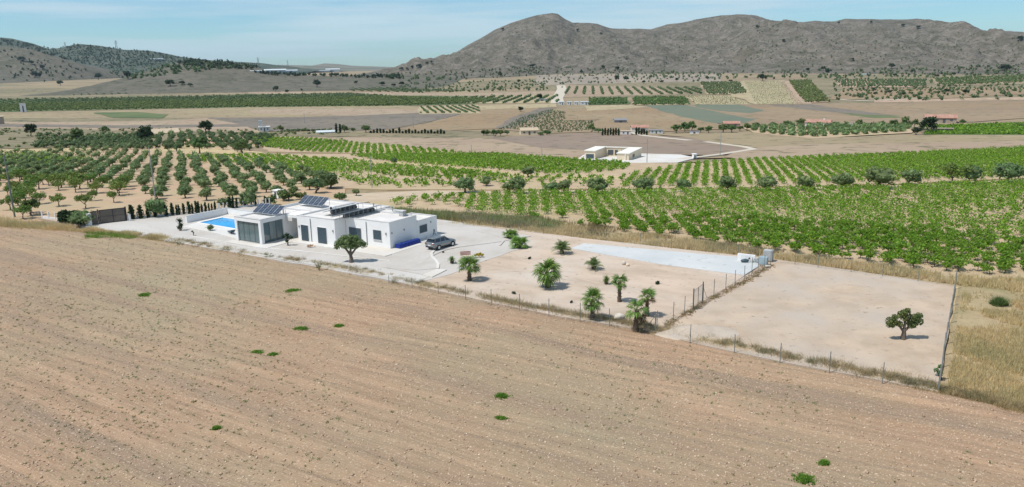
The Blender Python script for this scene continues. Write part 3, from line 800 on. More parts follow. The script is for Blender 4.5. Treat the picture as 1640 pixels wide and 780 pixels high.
# fringe along the field edge
def patchy(P, s, seed, th, soft=.15):
    return fbm(P[:, 0] * s, P[:, 1] * s, seed, 4) + soft * rng.normal(size=len(P)) > th
fr = along([p + UB * .55 for p in EDGE], 21000, .46)
fr = fr[patchy(fr, .33, 3, -.5)]
hh = .22 + .38 * np.clip(fbm(fr[:, 0] * .3, fr[:, 1] * .3, 8, 3) + .45, 0, 1)
left = fr[:, 0] < -52
hh = np.where(left, hh * 2.0, hh)
V_, F_ = blades(fr, np.full(len(fr), .15), hh, .022, 9)
tag(mknp('field_edge_grass', V_, F_, 'grass'), 'strip of dry straw grass along the edge of the tilled field', 'dry grass', kind='stuff')
fr = along([p + UB * .75 for p in EDGE[4:]], 7000, .5)
fr = fr[patchy(fr, .45, 13, -.03, .05)]
V_, F_ = blades(fr, np.full(len(fr), .2), .30 + .45 * rng.random(len(fr)), .028, 12, .9, spread=.22)
tag(mknp('field_edge_weeds', V_, F_, 'browngrass'), 'clumps of olive brown weeds growing along the wire fence', 'weeds', kind='stuff')
cc = along([p + UB * .7 for p in EDGE[4:]], 330, .4); cc = cc[patchy(cc, .2, 15, -.3, .1)]
def clumpy(cc, n, w, hl, hh):
    k = len(cc); sz = .6 + .8 * rng.random(k)
    P = cc[:, None] + rng.normal(size=(k, n, 2)) * (w * sz)[:, None, None]
    d = np.linalg.norm(P - cc[:, None], axis=2) / (w * sz[:, None])
    return P.reshape(-1, 2), ((hl + (hh - hl) * rng.random(k))[:, None] * np.clip(1.15 - .25 * d, .4, 1.1)).ravel()
fr, hh = clumpy(cc, 34, .24, .28, .62)
V_, F_ = blades(fr, np.full(len(fr), .3), hh, .016, 5, .7, spread=.1)
tag(mknp('fence_weed_clumps', V_, F_, 'browngrass'), 'round clumps of grey olive weeds along the foot of the wire fence', 'weeds', kind='stuff')
# wide dry grass strip at the left end
fr = along([p + UB * 1.6 for p in EDGE[:4]], 4600, 1.3)
V_, F_ = blades(fr, np.full(len(fr), .05), .55 + .5 * rng.random(len(fr)), .03, 8)
tag(mknp('tall_dry_grass', V_, F_, 'grass'), 'tall golden dry grass at the left end of the field edge', 'dry grass', kind='stuff')
fr = np.array([tuple(Gp(px, py, .2)[:2]) for px, py in zip(rng.uniform(138, 218, 900), rng.uniform(374, 384, 900))])
V_, F_ = blades(fr, np.full(len(fr), .1), .45 + .4 * rng.random(len(fr)), .03, 9, spread=.3)
tag(mknp('green_grass_patch', V_, F_, 'greengrass'), 'long patch of fresh green grass at the field edge beside the entrance drive', 'grass patch')

# dry grass on the right-hand field and on the verge behind the plots
def fill_px(poly, n):
    W = np.array(pix(poly)); lo, hi = W.min(0), W.max(0)
    P = lo + rng.random((n * 4, 2)) * (hi - lo)
    return P[inside(P, W)][:n]
def inside(P, W):
    x, y = P[:, 0], P[:, 1]; r = np.zeros(len(P), bool); j = len(W) - 1
    for i in range(len(W)):
        c = ((W[i, 1] > y) != (W[j, 1] > y)) & (x < (W[j, 0] - W[i, 0]) * (y - W[i, 1]) / (W[j, 1] - W[i, 1] + 1e-12) + W[i, 0])
        r ^= c; j = i
    return r
P = fill_px([(1545, 452), (1700, 470), (1760, 720), (1640, 668), (1515, 640)], 17000)
P = P[patchy(P, .22, 31, -.04, .1)]
V_, F_ = blades(P, gz(P[:, 1]) + .2, .28 + .3 * rng.random(len(P)), .03, 6, spread=.2)
tag(mknp('dry_meadow_grass', V_, F_, 'grass'), 'knee-high straw coloured grass covering the field at the right edge', 'dry grass', kind='stuff')
P = fill_px([(720, 352), (830, 354), (930, 366), (1100, 385), (1240, 408), (1520, 443), (1640, 450), (1640, 470), (1535, 458), (1240, 417), (1100, 402), (940, 386), (720, 362)], 16000)
P = P[patchy(P, .2, 37, -.25)]
V_, F_ = blades(P, gz(P[:, 1]) + .2, .35 + .4 * rng.random(len(P)), .04, 7, spread=.25)
tag(mknp('verge_grass', V_, F_, 'grass'), 'tall dry grass on the verge between the villa plot and the vineyard', 'dry grass', kind='stuff')
P = fill_px([(720, 346), (830, 346), (1100, 385), (1240, 404), (1500, 440), (1240, 417), (1100, 400), (940, 383), (800, 366), (700, 356)], 2600)
P = P[patchy(P, .12, 41, .05)]
V_, F_ = blades(P, gz(P[:, 1]) + .2, .5 + .4 * rng.random(len(P)), .05, 12, spread=.4)
tag(mknp('verge_weeds', V_, F_, 'browngrass'), 'brownish weeds among the dry grass behind the villa plot', 'weeds', kind='stuff')
P = fill_px([(640, 338), (700, 343), (840, 352), (905, 362), (880, 370), (820, 362), (700, 352), (620, 342)], 900)
V_, F_ = blades(P, gz(P[:, 1]) + .2, .6 + .5 * rng.random(len(P)), .06, 12, spread=.5)
tag(mknp('green_verge_weeds', V_, F_, 'vergeweed'), 'low green weeds spreading behind the villa at the vineyard edge', 'weeds', kind='stuff')
# small weeds in the tilled field
P = vis_pts(5200, dens_pow=1.2)
P = P[patchy(P, .07, 53, .02, .12)]
P = np.concatenate([P, fill_px([(-100, 480), (260, 500), (520, 600), (640, 760), (300, 780), (-100, 700)], 900)])
V_, F_ = blades(P, fz(P[:, 0], P[:, 1]), .05 + .12 * rng.random(len(P)), .03, 9, 1.6, spread=.3)
tag(mknp('field_weeds', V_, F_, 'weed'), 'tiny grey green weeds dotted over the tilled field', 'weeds', kind='stuff')
P = vis_pts(9000, dens_pow=1.2)
V_, F_ = blades(P, fz(P[:, 0], P[:, 1]), .04 + .06 * rng.random(len(P)), .012, 5, 2.2, spread=.4)
tag(mknp('stubble', V_, F_, 'grass'), 'thin dry straw stubble lying over the tilled field', 'stubble', kind='stuff')
cc = along(DIV, 130, .18); fr, hh = clumpy(cc, 14, .2, .1, .32)
V_, F_ = blades(fr, np.full(len(fr), Z0 - .03), hh, .02, 4, 1.2, spread=.12)
tag(mknp('divider_weeds', V_, F_, 'browngrass'), 'low dry weeds along the foot of the fence between the two plots', 'weeds', kind='stuff')
P = along(DIV, 1500, .3); tag(scatter_stones('divider_stones', P, .06, 'clod', .6, zf=lambda x, y: np.full(len(x), Z0 - .02)), 'loose stones and earth along the dividing fence', 'stones', kind='stuff')
# bright weed tufts: individuals
def tuft(name, g, w, h, m, seed, label, cat, group=None):
    r = np.random.default_rng(seed); n = int(150)
    P = r.normal(size=(n, 2)) * w * .24; P[:, 1] *= .75
    d = np.linalg.norm(P, axis=1) / (w * .5)
    hz = h * np.clip(1.05 - d ** 2 * .8, .3, 1)
    V, F = blades(P, np.zeros(n), hz, .03, 7, 1.2, r, .12)
    q = np.stack([P[:, 0], P[:, 1], hz * r.random(n) * .8], 1); V2, F2 = leaves(q, .06, r, .6)
    o = mknp(name, np.concatenate([V, V2]), np.concatenate([np.concatenate([F, F[:, 2:]], 1), F2 + len(V)]), m, loc=g)
    return tag(o, label, cat, group)
GW = 'bright green weed clumps in the tilled field'
for i, (px, py, w, lab) in enumerate([
    (233, 475, 24, 'round bright green weed clump alone in the upper left of the tilled field'),
    (470, 471, 26, 'flat bright green weed clump nearest the driveway side of the tilled field'),
    (482, 533, 24, 'bright green weed clump below the middle one, left of its small neighbour'),
    (543, 527, 18, 'small bright green weed clump just right of a larger one in mid field'),
    (413, 571, 24, 'straggly bright green weed clump, left one of a close pair in the field'),
    (438, 575, 16, 'compact bright green weed clump, right one of a close pair in the field'),
    (803, 642, 26, 'bright green weed clump, farther of two in line at the lower middle'),
    (801, 674, 20, 'dense bright green weed clump, nearer of two in line at the lower middle'),
    (1288, 776, 36, 'large bright green weed clump at the very bottom edge of the field'),
    (1320, 751, 16, 'small green weed clump just above the large one at the bottom edge'),
    (348, 696, 12, 'small pale green weed sprig in the lower left part of the field')]):
    g = G(px, py); g.z = float(fz(g.x, g.y)) - .02; s = mpp(px, py)
    tuft('weed_clump', g, w * s, .22, 'brightweed', 100 + i, lab, 'weed', GW)
g = G(1600, 490); tuft('green_shrub', g + Vector((0, 0, .15)), 1.5, .95, 'bush', 130, 'rounded green shrub standing in the dry grass at the right edge', 'shrub')
g = G(1441, 588); 

# ------------------------------------------------------------------ the villa
VU, VV = Vector((.845, -.535, 0)), Vector((.535, .845, 0))
VR = math.atan2(VU.y, VU.x)
VZ = Z0 + .06
villa = thing('villa', 'long flat-roofed white villa with slate shutters, glazed corner room and stepped volumes', 'villa', uvp(0, 0, VZ), VR)
# in villa space: x along the front (right corner = 0, negative to the left), y towards the back, z up
def K(x): return x * .98
def bxp(name, m, x0, x1, y0, y1, z0, z1, parent=villa):
    return MB().box(K(x0), K(x1), K(y0), K(y1), z0, z1).build(name, m, parent)
HT = 3.72
def wall_block(x0, x1, y0, y1, h, par=.22, roofz=None, roofm='roof'):
    """hollow parapet walls round a recessed roof"""
    roofz = roofz or h - par
    mb = MB(); t = .28
    x0, x1, y0, y1 = K(x0), K(x1), K(y0), K(y1)
    mb.box(x0, x1, y0, y0 + t, 0, h); mb.box(x0, x1, y1 - t, y1, 0, h)
    mb.box(x0, x0 + t, y0 + t, y1 - t, 0, h); mb.box(x1 - t, x1, y0 + t, y1 - t, 0, h)
    w = mb.build('wall', 'white', villa)
    MB().box(x0 + t, x1 - t, y0 + t, y1 - t, roofz - .2, roofz).build('roof', roofm, villa)
    c = MB(); e = .03
    c.box(x0 - e, x1 + e, y0 - e, y0 + t + e, h, h + .05); c.box(x0 - e, x1 + e, y1 - t - e, y1 + e, h, h + .05)
    c.box(x0 - e, x0 + t + e, y0 + t + e, y1 - t - e, h, h + .05); c.box(x1 - t - e, x1 + e, y0 + t + e, y1 - t - e, h, h + .05)
    c.build('coping', 'coping', villa)
    return w
wall_block(-24.5, -16.25, 1.0, 10.2, HT, .30)
wall_block(-16.2, -8.45, -2.2, 10.0, HT, .14)
wall_block(-8.4, 0, 0, 6.0, HT, .12)
wall_block(-8.4, -5.0, 6.03, 8.6, HT - .1, .15)
wall_block(-4.95, .0, 6.03, 10.8, 2.85, .16)
# roof added between the glazed room and first block to shade the recess
bxp('porch_roof', 'white', -18.65, -16.23, -2.2, 1.0, HT - .45, HT - .02)
bxp('porch_wall', 'white', -18.9, -16.23, .8, .98, 0, HT - .45)
bxp('name_plaque', 'whitepad', -18.55, -17.2, -2.26, -2.2, 2.75, 3.3)  # plain white rectangle near the top of the recess
# glazed corner room
gx0, gx1, gy0, gy1, gh = -24.5, -18.7, -6.9, .98, HT - .1
for px_, py_ in ((gx0, gy0), (gx1 - .5, gy0), (gx1 - .5, -2.7)): bxp('pillar', 'white', px_, px_ + .5, py_, py_ + .5, 0, gh - .55)
bxp('lintel', 'white', gx0, gx1, gy0, gy0 + .5, gh - .55, gh)
bxp('lintel', 'white', gx1 - .5, gx1, gy0 + .5, gy1, gh - .55, gh)
bxp('lintel', 'white', gx0, gx0 + .5, gy0 + .5, gy1, gh - .55, gh)
bxp('wall', 'white', gx1 - .45, gx1 - .02, -2.2, .98, 0, gh - .55)
bxp('wall', 'white', gx0, gx0 + .3, -2.2, .98, 0, gh - .55)
bxp('roof', 'roof', gx0 + .5, gx1 - .5, gy0 + .5, gy1, gh - .35, gh - .12)
mb = MB(); e = .04
x0, x1, y0, y1 = K(gx0), K(gx1), K(gy0), K(gy1)
mb.box(x0 - e, x1 + e, y0 - e, y0 + .5, gh, gh + .05).box(x0 - e, x0 + .5, y0 + .5, y1, gh, gh + .05).box(x1 - .5, x1 + e, y0 + .5, y1, gh, gh + .05).build('coping', 'coping', villa)
bxp('floor', 'whitepad', gx0 + .1, gx1 - .1, gy0 + .1, gy1, -.05, .06)
def glazing(n, a0, a1, fixed, axis, z1, curtain=True):
    """row of framed glass panes with blinds behind"""
    w = (a1 - a0) / n
    for i in range(n):
        p0, p1 = a0 + i * w, a0 + (i + 1) * w
        f = MB(); g = MB()
        def bb(mb, u0, u1, d0, d1, za, zb):
            if axis == 'x': mb.box(K(u0), K(u1), K(fixed) + d0, K(fixed) + d1, za, zb)
            else: mb.box(K(fixed) + d0, K(fixed) + d1, K(u0), K(u1), za, zb)
        bb(f, p0, p0 + .05, 0, .06, .06, z1); bb(f, p1 - .05, p1 - .005, 0, .06, .06, z1)
        bb(f, p0 + .05, p1 - .05, 0, .06, .06, .14); bb(f, p0 + .05, p1 - .05, 0, .06, z1 - .08, z1)
        fr = f.build('window_frame', 'frame', villa)
        bb(g, p0 + .05, p1 - .05, .02, .04, .14, z1 - .08); g.build('glass_pane', 'glass', fr)
    if curtain:
        c = MB(); m_ = 60
        for k in range(m_):
            u0 = a0 + (a1 - a0) * k / m_; u1 = a0 + (a1 - a0) * (k + 1) / m_
            d = .25 + (.06 if k % 2 else 0)
            if axis != 'x': d = -d
            bb(c, u0, u1 - .01, min(d, d + .03), max(d, d + .03), .1, z1)
        c.build('blind', 'curtain', villa)
glazing(4, gx0 + .5, gx1 - .5, gy0 + .2, 'x', gh - .56)
glazing(3, gy0 + .5, -2.7, gx1 - .28, 'y', gh - .56)
# doors and windows (slate roller shutters)
def shutter(name, x0, x1, z0, z1, y, n=None, lab=None):
    rv = MB().box(K(x0) - .07, K(x1) + .07, K(y) - .05, K(y) + .01, z0 - (.07 if z0 > .3 else 0), z1 + .09)
    fr = rv.build(name, 'coping' if z0 > .3 else 'white', villa)
    s_ = MB(); n = n or int((z1 - z0) / .09); dz = (z1 - z0) / n
    for i in range(n): s_.box(K(x0), K(x1), K(y) - .085 - .006 * (i % 2), K(y) - .052, z0 + i * dz + .006, z0 + (i + 1) * dz)
    s_.build('shutter', 'shutter', fr)
    MB().box(K(x0) - .05, K(x0), K(y) - .1, K(y) - .052, z0, z1 + .05).box(K(x1), K(x1) + .05, K(y) - .1, K(y) - .052, z0, z1 + .05).box(K(x0), K(x1), K(y) - .1, K(y) - .052, z1, z1 + .05).build('frame', 'frame', fr)
    return fr
shutter('door', -15.35, -14.0, .06, 2.35, -2.2)
shutter('door', -11.9, -10.25, .06, 2.35, -2.2)
shutter('door', -7.7, -5.5, .06, 2.35, 0)
w_ = shutter('window', -3.0, -1.65, 1.15, 2.4, 0)
MB().box(K(-3.15), K(-1.5), -.14, 0, 1.02, 1.08).build('sill', 'coping', w_)
# window in the right-hand wall of the low wing
def side_shutter(y0, y1, z0, z1, x):
    fr = MB().box(K(x), K(x) + .04, K(y0) - .07, K(y1) + .07, z0 - .05, z1 + .07).build('window', 'coping', villa)
    s_ = MB(); n = int((z1 - z0) / .09); dz = (z1 - z0) / n
    for i in range(n): s_.box(K(x) + .042, K(x) + .07 + .006 * (i % 2), K(y0), K(y1), z0 + i * dz + .006, z0 + (i + 1) * dz)
    s_.build('shutter', 'shutter', fr)
side_shutter(6.6, 8.3, .95, 2.05, 0)
for x, y in ((-13.35, -2.2), (-4.35, 0)): MB().tube([(K(x), K(y) - .07, .1), (K(x), K(y) - .07, HT - .25)], .05).build('downpipe', 'galv', villa)
for x, y, ax in ((-15.9, -2.2, 0), (-8.9, -2.2, 0), (-.75, 0, 0)): MB().box(K(x), K(x) + .14, K(y) - .12, K(y), 1.95, 2.25).build('wall_lamp', 'galv', villa)
for y in (.35, 3.0, 9.2): MB().box(K(0), .12, K(y), K(y) + .13, 2.05, 2.3).build('wall_lamp', 'galv', villa)
# roof furniture fixed to the house
ch = MB().box(K(-2.3), K(-1.55), K(4.8), K(5.5), HT - .15, HT + .62).build('chimney', 'block', villa)
MB().box(K(-2.38), K(-1.47), K(4.72), K(5.58), HT + .62, HT + .72).build('chimney_cap', 'coping', ch)
for x, y in ((-20, -1.4), (-6.2, 7.9), (-10.9, 8.8)):
    MB().tube([(K(x), K(y), HT - .3), (K(x), K(y), HT + .35)], .08, 8).tube([(K(x), K(y), HT + .36), (K(x), K(y), HT + .46)], .14, 8).build('vent_pipe', 'galv', villa)
# terrace slab around the house
mb = MB()
def slab(x0, x1, y0, y1, h=.12): return MB().box(K(x0), K(x1), K(y0), K(y1), -.18, h - .06)
struct(slab(-25.3, -16.4, -8.2, -7.0, .07).build('terrace', 'whitepad', None)); 
_ter = []
for r_ in ((-18.6, -16.3, -6.98, .75, .08), (-16.2, .0, -3.6, -2.3, .09), (-8.35, 0.02, -2.28, -.02, .09), (.04, 2.2, -3.6, 4.6, .10), (.04, 1.4, 4.62, 11.0, .095), (-16.25, -8.4, -2.29, -2.21, .085)):
    _ter.append(slab(*r_[:4], r_[4]).build('terrace', 'whitepad'))
for o in [bpy.data.objects['terrace']] + _ter: struct(o); o.location = uvp(0, 0, VZ + .02); o.rotation_euler = (0, 0, VR)

# solar arrays on the roof
def solar_array(name, x, y, n, w, l, tilt, z, label, m='solar', yaw=0, rails=True):
    c = uvp(K(x), K(y), VZ + z)
    t = thing(name, label, 'solar panels', c, VR + yaw, 'solar panel arrays on the villa roof')
    T = Matrix.Rotation(tilt, 4, 'X')
    for i in range(n):
        x0 = i * (w + .05)
        p = MB().box(x0, x0 + w, 0, l, .0, .04, T).build('solar_panel', 'alu', t)
        MB().box(x0 + .035, x0 + w - .035, .035, l - .035, .042, .048, T).build('cells', m, p)
        g = MB()
        for k in range(1, 6): g.box(x0 + .035, x0 + w - .035, l * k / 6 - .006, l * k / 6 + .006, .049, .0515, T)
        g.box(x0 + w / 2 - .006, x0 + w / 2 + .006, .04, l - .04, .049, .0512, T)
        g.build('grid_lines', 'alu', p)
    hb = l * math.sin(tilt); yb = l * math.cos(tilt)
    for i in range(n + 1):
        xx = i * (w + .05) - .025
        MB().tube([(xx, yb * .92, hb * .9), (xx, yb * .92, -.25)], .03, 5).build('rack_leg', 'galv', t)
    MB().box(-.1, n * (w + .05) + .05, .3, .36, -.05, -.005, T).box(-.1, n * (w + .05) + .05, l - .5, l - .44, -.05, -.005, T).build('rail', 'galv', t)
    return t
solar_array('solar_array', -24.0, -3.9, 5, 1.04, 2.0, R(33), HT + .08, 'tilted row of five dark solar panels above the glazed corner room of the villa')
solar_array('solar_array', -23.4, 4.6, 5, 1.04, 2.0, R(33), HT + .08, 'tilted row of five dark solar panels at the back left of the villa roof')
solar_array('solar_array', -13.0, 6.6, 7, .9, 2.1, R(16), HT + .35, 'long raised solar rack seen from behind on the middle of the villa roof', yaw=R(-90), m='alu')  # pale metal cells stand in for sky glare on the tilted panels
solar_array('solar_array', -9.1, 6.4, 9, .9, 2.1, R(16), HT + .35, 'long raised solar rack seen from behind beside the right-hand roof step', yaw=R(-90), m='alu')  # glare put into the cell colour here as well
for i, (x, y, n_) in enumerate(((-12.0, .8, 5), (-8.05, -.6, 6))):  # added dark tubes stand in for the shaded void under the racks
    t = thing('roof_tank', ['row of dark pipes and tanks under the middle roof rack', 'row of dark pipes and tanks under the right-hand roof rack'][i], 'water tanks', uvp(K(x), K(y), VZ + HT - .1), VR)
    for k in range(n_): MB().tube([(0, k * 1.05, .38), (0, k * 1.05 + .9, .38)], .27, 10).build('tank', 'frame', t)
    MB().tube([(.3, 0, .1), (.3, n_ * 1.05, .1)], .04, 5).build('pipe', 'galv', t)
# air conditioner on the roof
t = thing('air_conditioner', 'boxy white air conditioning unit standing on the middle roof of the villa', 'air conditioner', uvp(K(-13.5), K(2.6), VZ + HT - .1), VR)
MB().box(-.5, .5, -.25, .25, .12, .95).build('casing', 'white', t)
MB().tube([(-.1, -.255, .53), (-.1, -.28, .53)], .3, 14).build('fan_grille', 'dark', t)
MB().box(-.45, -.38, -.25, .25, 0, .12).build('foot', 'galv', t); MB().box(.38, .45, -.25, .25, 0, .12).build('foot', 'galv', t)
MB().box(.28, .46, -.262, -.25, .2, .88).build('side_panel', 'galv', t)

# ------------------------------------------------------------------ pool
sheet_deck = [uvp(K(-41.0), K(-4.6)), uvp(K(-30.6), K(-5.4)), uvp(K(-24.6), K(-6.5)), uvp(K(-24.6), K(6.0)), uvp(K(-43.2), K(6.0))]
PW = [uvp(K(-41.3), K(-1.2)), uvp(K(-31.2), K(-1.6)), uvp(K(-30.8), K(3.2)), uvp(K(-41.5), K(3.6))]
def ring(name, outer, inner, z0, z1, m):
    """deck with a hole: outer and inner loops tessellated together"""
    V = [(p.x, p.y, z1) for p in outer] + [(p.x, p.y, z1) for p in inner]
    T = tessellate_polygon([[Vector((p.x, p.y, 0)) for p in outer], [Vector((p.x, p.y, 0)) for p in inner]])
    F = []
    for t_ in T:
        a, b, c = (Vector(V[i]) for i in t_); F.append(tuple(t_ if (b - a).cross(c - a).z > 0 else t_[::-1]))
    for loop, o, flip in ((outer, 0, False), (inner, len(outer), True)):
        n0 = len(V); V += [(p.x, p.y, z0) for p in loop]; k = len(loop)
        for i in range(k): F.append((o + i, o + (i + 1) % k, n0 + (i + 1) % k, n0 + i))
    return struct(mk(name, V, F, m))
ring('pool_deck', sheet_deck, PW, Z0, Z0 + .14, 'whitepad')
c_ = sum(PW, Vector()) / 4
pin = [c_ + (p - c_) * .995 for p in PW]
o = MB().prism([(p.x, p.y) for p in [c_ + (p - c_) * .999 for p in PW]], Z0 - .02, Z0 + .07).build('pool_water', 'water'); struct(o)
ring('pool_coping', [c_ + (p - c_) * (1 + .45 / (p - c_).length) for p in PW], [c_ + (p - c_) * (1 - .02 / (p - c_).length) for p in PW], Z0 + .10, Z0 + .18, 'white')
# white wall round the pool
t = thing('pool_wall', 'low white wall around the back of the swimming pool', 'wall', uvp(K(-43.8), K(-2.0), Z0), VR)
L_ = Vector((-43.8, -2.0)); 
def pw(x0, x1, y0, y1, z1, nm, m): MB().box(K(x0 + 43.8), K(x1 + 43.8), K(y0 + 2), K(y1 + 2), 0, z1).build(nm, m, t)
pw(-43.8, -43.5, -2.0, 6.4, 1.15, 'side_wall', 'white'); pw(-43.5, -24.6, 6.1, 6.4, 1.15, 'back_wall', 'white')
MB().box(-.04, .33, -.03, K(8.4) + .03, 1.15, 1.2).box(.34, K(19.2), K(8.1) - .03, K(8.4) + .03, 1.15, 1.2).build('coping', 'coping', t)
# sun lounger beside the pool
g = Gp(371, 374, Z0 + .15)
t = thing('sun_lounger', 'dark blue grey sun lounger lying on the white paving by the pool', 'sun lounger', g, VR - R(20))
MB().box(-.95, .35, -.33, .33, .22, .34).build('seat', 'shutter', t)
MB().box(0, .75, -.33, .33, 0, .1, Matrix.Translation((.35, 0, .26)) @ Matrix.Rotation(R(-32), 4, 'Y')).build('backrest', 'shutter', t)
for x, y in ((-.8, -.28), (-.8, .28), (.4, -.28), (.4, .28)): MB().box(x - .03, x + .03, y - .03, y + .03, 0, .22).build('leg', 'alu', t)

# blue tarpaulin along the right wall
a0, a1 = uvp(.75, .6, VZ + .08), uvp(.9, 4.9, VZ + .08)
t = thing('covered_stack', 'long low stack under a bright blue tarpaulin against the right wall of the villa', 'covered stack', a0, math.atan2((a1 - a0).y, (a1 - a0).x))
n_ = 26; V, F = [], []
LL = (a1 - a0).length
for i in range(n_ + 1):
    x = LL * i / n_; h = .60 + .02 * math.sin(i * 1.1) + .05 * float(fbm(i * .7, 1, 3))
    for y, z in ((-.52, 0), (-.5, .22), (-.42 + .03 * math.sin(i * 2), h * .9), (-.1, h), (.2, h * .97), (.38, h * .8), (.45, 0)):
        V.append((x, y * (1 + .03 * math.sin(i * 1.7)), z))
for i in range(n_):
    for k in range(6): F.append((i * 7 + k, (i + 1) * 7 + k, (i + 1) * 7 + k + 1, i * 7 + k + 1))
F += [tuple(range(7)), tuple(n_ * 7 + k for k in range(7))[::-1]]
mk('tarpaulin', V, F, 'bluetarp', t)
MB().box(.1, LL - .1, -.4, .35, 0, .45).build('stacked_boards', 'oldwall', t)
for k in range(1, 5): MB().box(LL * k / 5, LL * k / 5 + .03, -.53, -.5, .02, .4).build('strap', 'bluetarp', t)
# dark A-frame stand near the back corner
g = uvp(.75, 8.9, VZ + .09)
t = thing('folding_stand', 'small dark folding A-frame stand at the villa corner behind the silver car', 'stand', g, VR)
MB().tube([(-.28, 0, 0), (0, 0, 1.0)], .045, 5).build('leg', 'dark', t); MB().tube([(.28, 0, 0), (0, 0, 1.0)], .045, 5).build('leg', 'dark', t)
MB().box(-.13, .13, -.05, .05, .92, 1.05).build('hinge', 'dark', t); MB().tube([(-.15, 0, .45), (.15, 0, .45)], .03, 5).build('crossbar', 'dark', t)

# ------------------------------------------------------------------ car
def make_car(pr, pf):
    d = (pf - pr); ang = math.atan2(d.y, d.x)
    wb = 2.72; mid = pr.lerp(pf, .5) + Vector((-math.sin(ang), math.cos(ang), 0)) * .82
    t = thing('parked_car', 'silver SUV parked at the right-hand corner of the villa', 'car', mid, ang)
    # body sections along x: (x, half width low, z low, half width belt, z belt)
    S = [(-2.30, .70, .50, .74, .92), (-2.26, .80, .34, .84, 1.00), (-2.0, .88, .26, .91, 1.06), (-1.2, .91, .24, .93, 1.05), (0, .91, .24, .93, 1.02), (.9, .91, .24, .92, .99),
         (1.45, .90, .26, .89, .95), (1.95, .86, .28, .82, .86), (2.22, .74, .34, .68, .74), (2.30, .60, .42, .55, .62)]
    V, F = [], []
    for x, wl, zl, wb_, zb in S:
        V += [(x, -wl * .9, zl), (x, -wl, zl + .16), (x, -wb_ - .01, (zl + zb) / 2 + .1), (x, -wb_ * .97, zb), (x, -wb_ * .6, zb + .04), (x, wb_ * .6, zb + .04), (x, wb_ * .97, zb), (x, wb_ + .01, (zl + zb) / 2 + .1), (x, wl, zl + .16), (x, wl * .9, zl)]
    k = 10
    for i in range(len(S) - 1):
        for j in range(k): F.append((i * k + j, i * k + (j + 1) % k, (i + 1) * k + (j + 1) % k, (i + 1) * k + j))
    F += [tuple(range(k))[::-1], tuple((len(S) - 1) * k + j for j in range(k))]
    F = [f[::-1] for f in F]
    body = mk('body', V, F, 'paint', t, True)
    # cabin: glass block with a painted roof and pillars
    def loft(secs):
        V, F = [], []
        for x, w0, z0, w1, z1 in secs: V += [(x, -w0, z0), (x, -w1, z1), (x, w1, z1), (x, w0, z0)]
        for i in range(len(secs) - 1):
            for j in range(3): F.append((i * 4 + j, (i + 1) * 4 + j, (i + 1) * 4 + j + 1, i * 4 + j + 1))
        n = len(V); F += [(0, 1, 2, 3), (n - 1, n - 2, n - 3, n - 4)]
        return V, F
    V, F = loft([(-2.12, .80, 1.0, .76, 1.04), (-1.86, .84, 1.0, .66, 1.52), (-1.0, .86, 1.0, .68, 1.60), (.1, .86, 1.0, .66, 1.60), (.95, .84, .98, .70, 1.10), (1.12, .82, .97, .78, .98)])
    mk('windows', V, F, 'carglass', t, False)
    V, F = loft([(-2.02, .64, 1.52, .60, 1.57), (-1.7, .69, 1.53, .62, 1.62), (-.8, .70, 1.58, .62, 1.67), (.0, .69, 1.57, .60, 1.655), (.30, .68, 1.50, .60, 1.56)])
    mk('roof', V, F, 'paint', t, True)
    for s in (-1, 1):
        MB().box(-1.75, .15, s * .60 - .02, s * .60 + .02, 1.66, 1.715).build('roof_rail', 'alu', t)
        for x0, x1, z1 in ((-2.06, -1.8, 1.5), (-.95, -.86, 1.58), (.98, .22, 1.5), (-.02, .04, 1.58)):
            MB().tube([(x0, s * .855, 1.0), (x1, s * .685, z1)], .035, 4).build('pillar', 'paint', t)
        MB().box(-1.95, 1.95, s * .915 - .012, s * .915 + .012, .26, .40).build('sill_trim', 'dark', t)
        mm = MB().box(.72, .86, s * .96 - .09, s * .96 + .09, 1.02, 1.16).build('mirror', 'paint', t)
        l_ = MB().box(-2.31, -2.10, s * .70 - .13, s * .70 + .16, .82, .98).build('tail_light', 'redlamp', t)
        MB().box(2.08, 2.27, s * .60 - .14, s * .60 + .12, .64, .76).build('headlight', 'lamp', t)
        for x in (-1.36, 1.36):
            arch = MB().tube([(x, s * .80, .36), (x, s * .935, .36)], .41, 18).build('wheel_arch', 'dark', t)
            ty = MB().tube([(x, s * .72, .34), (x, s * .74, .34), (x, s * .94, .34), (x, s * .96, .34)], [.31, .34, .34, .30], 20).build('wheel', 'tyre', t)
            rim = MB().tube([(x, s * .955, .34), (x, s * .968, .34)], [.22, .20], 14).build('rim', 'alu', ty)
    for k_ in range(2):
        MB().box(.0, .16, -.925 if k_ else .905, -.905 if k_ else .925, .80, .84).build('door_handle', 'alu', t)
    MB().box(-2.34, -2.30, -.26, .26, .62, .74).build('number_plate', 'plate', t)
    MB().box(-2.33, -2.16, -.72, .72, .34, .50).build('rear_bumper', 'dark', t)
    MB().box(2.16, 2.32, -.55, .55, .40, .56).build('front_grille', 'dark', t)
    MB().box(-2.14, -1.92, -.62, .62, 1.56, 1.60).build('rear_spoiler', 'paint', t)
    return t
make_car(Gp(702, 400, Z0 + .09), Gp(724.6, 393.6, Z0 + .09))

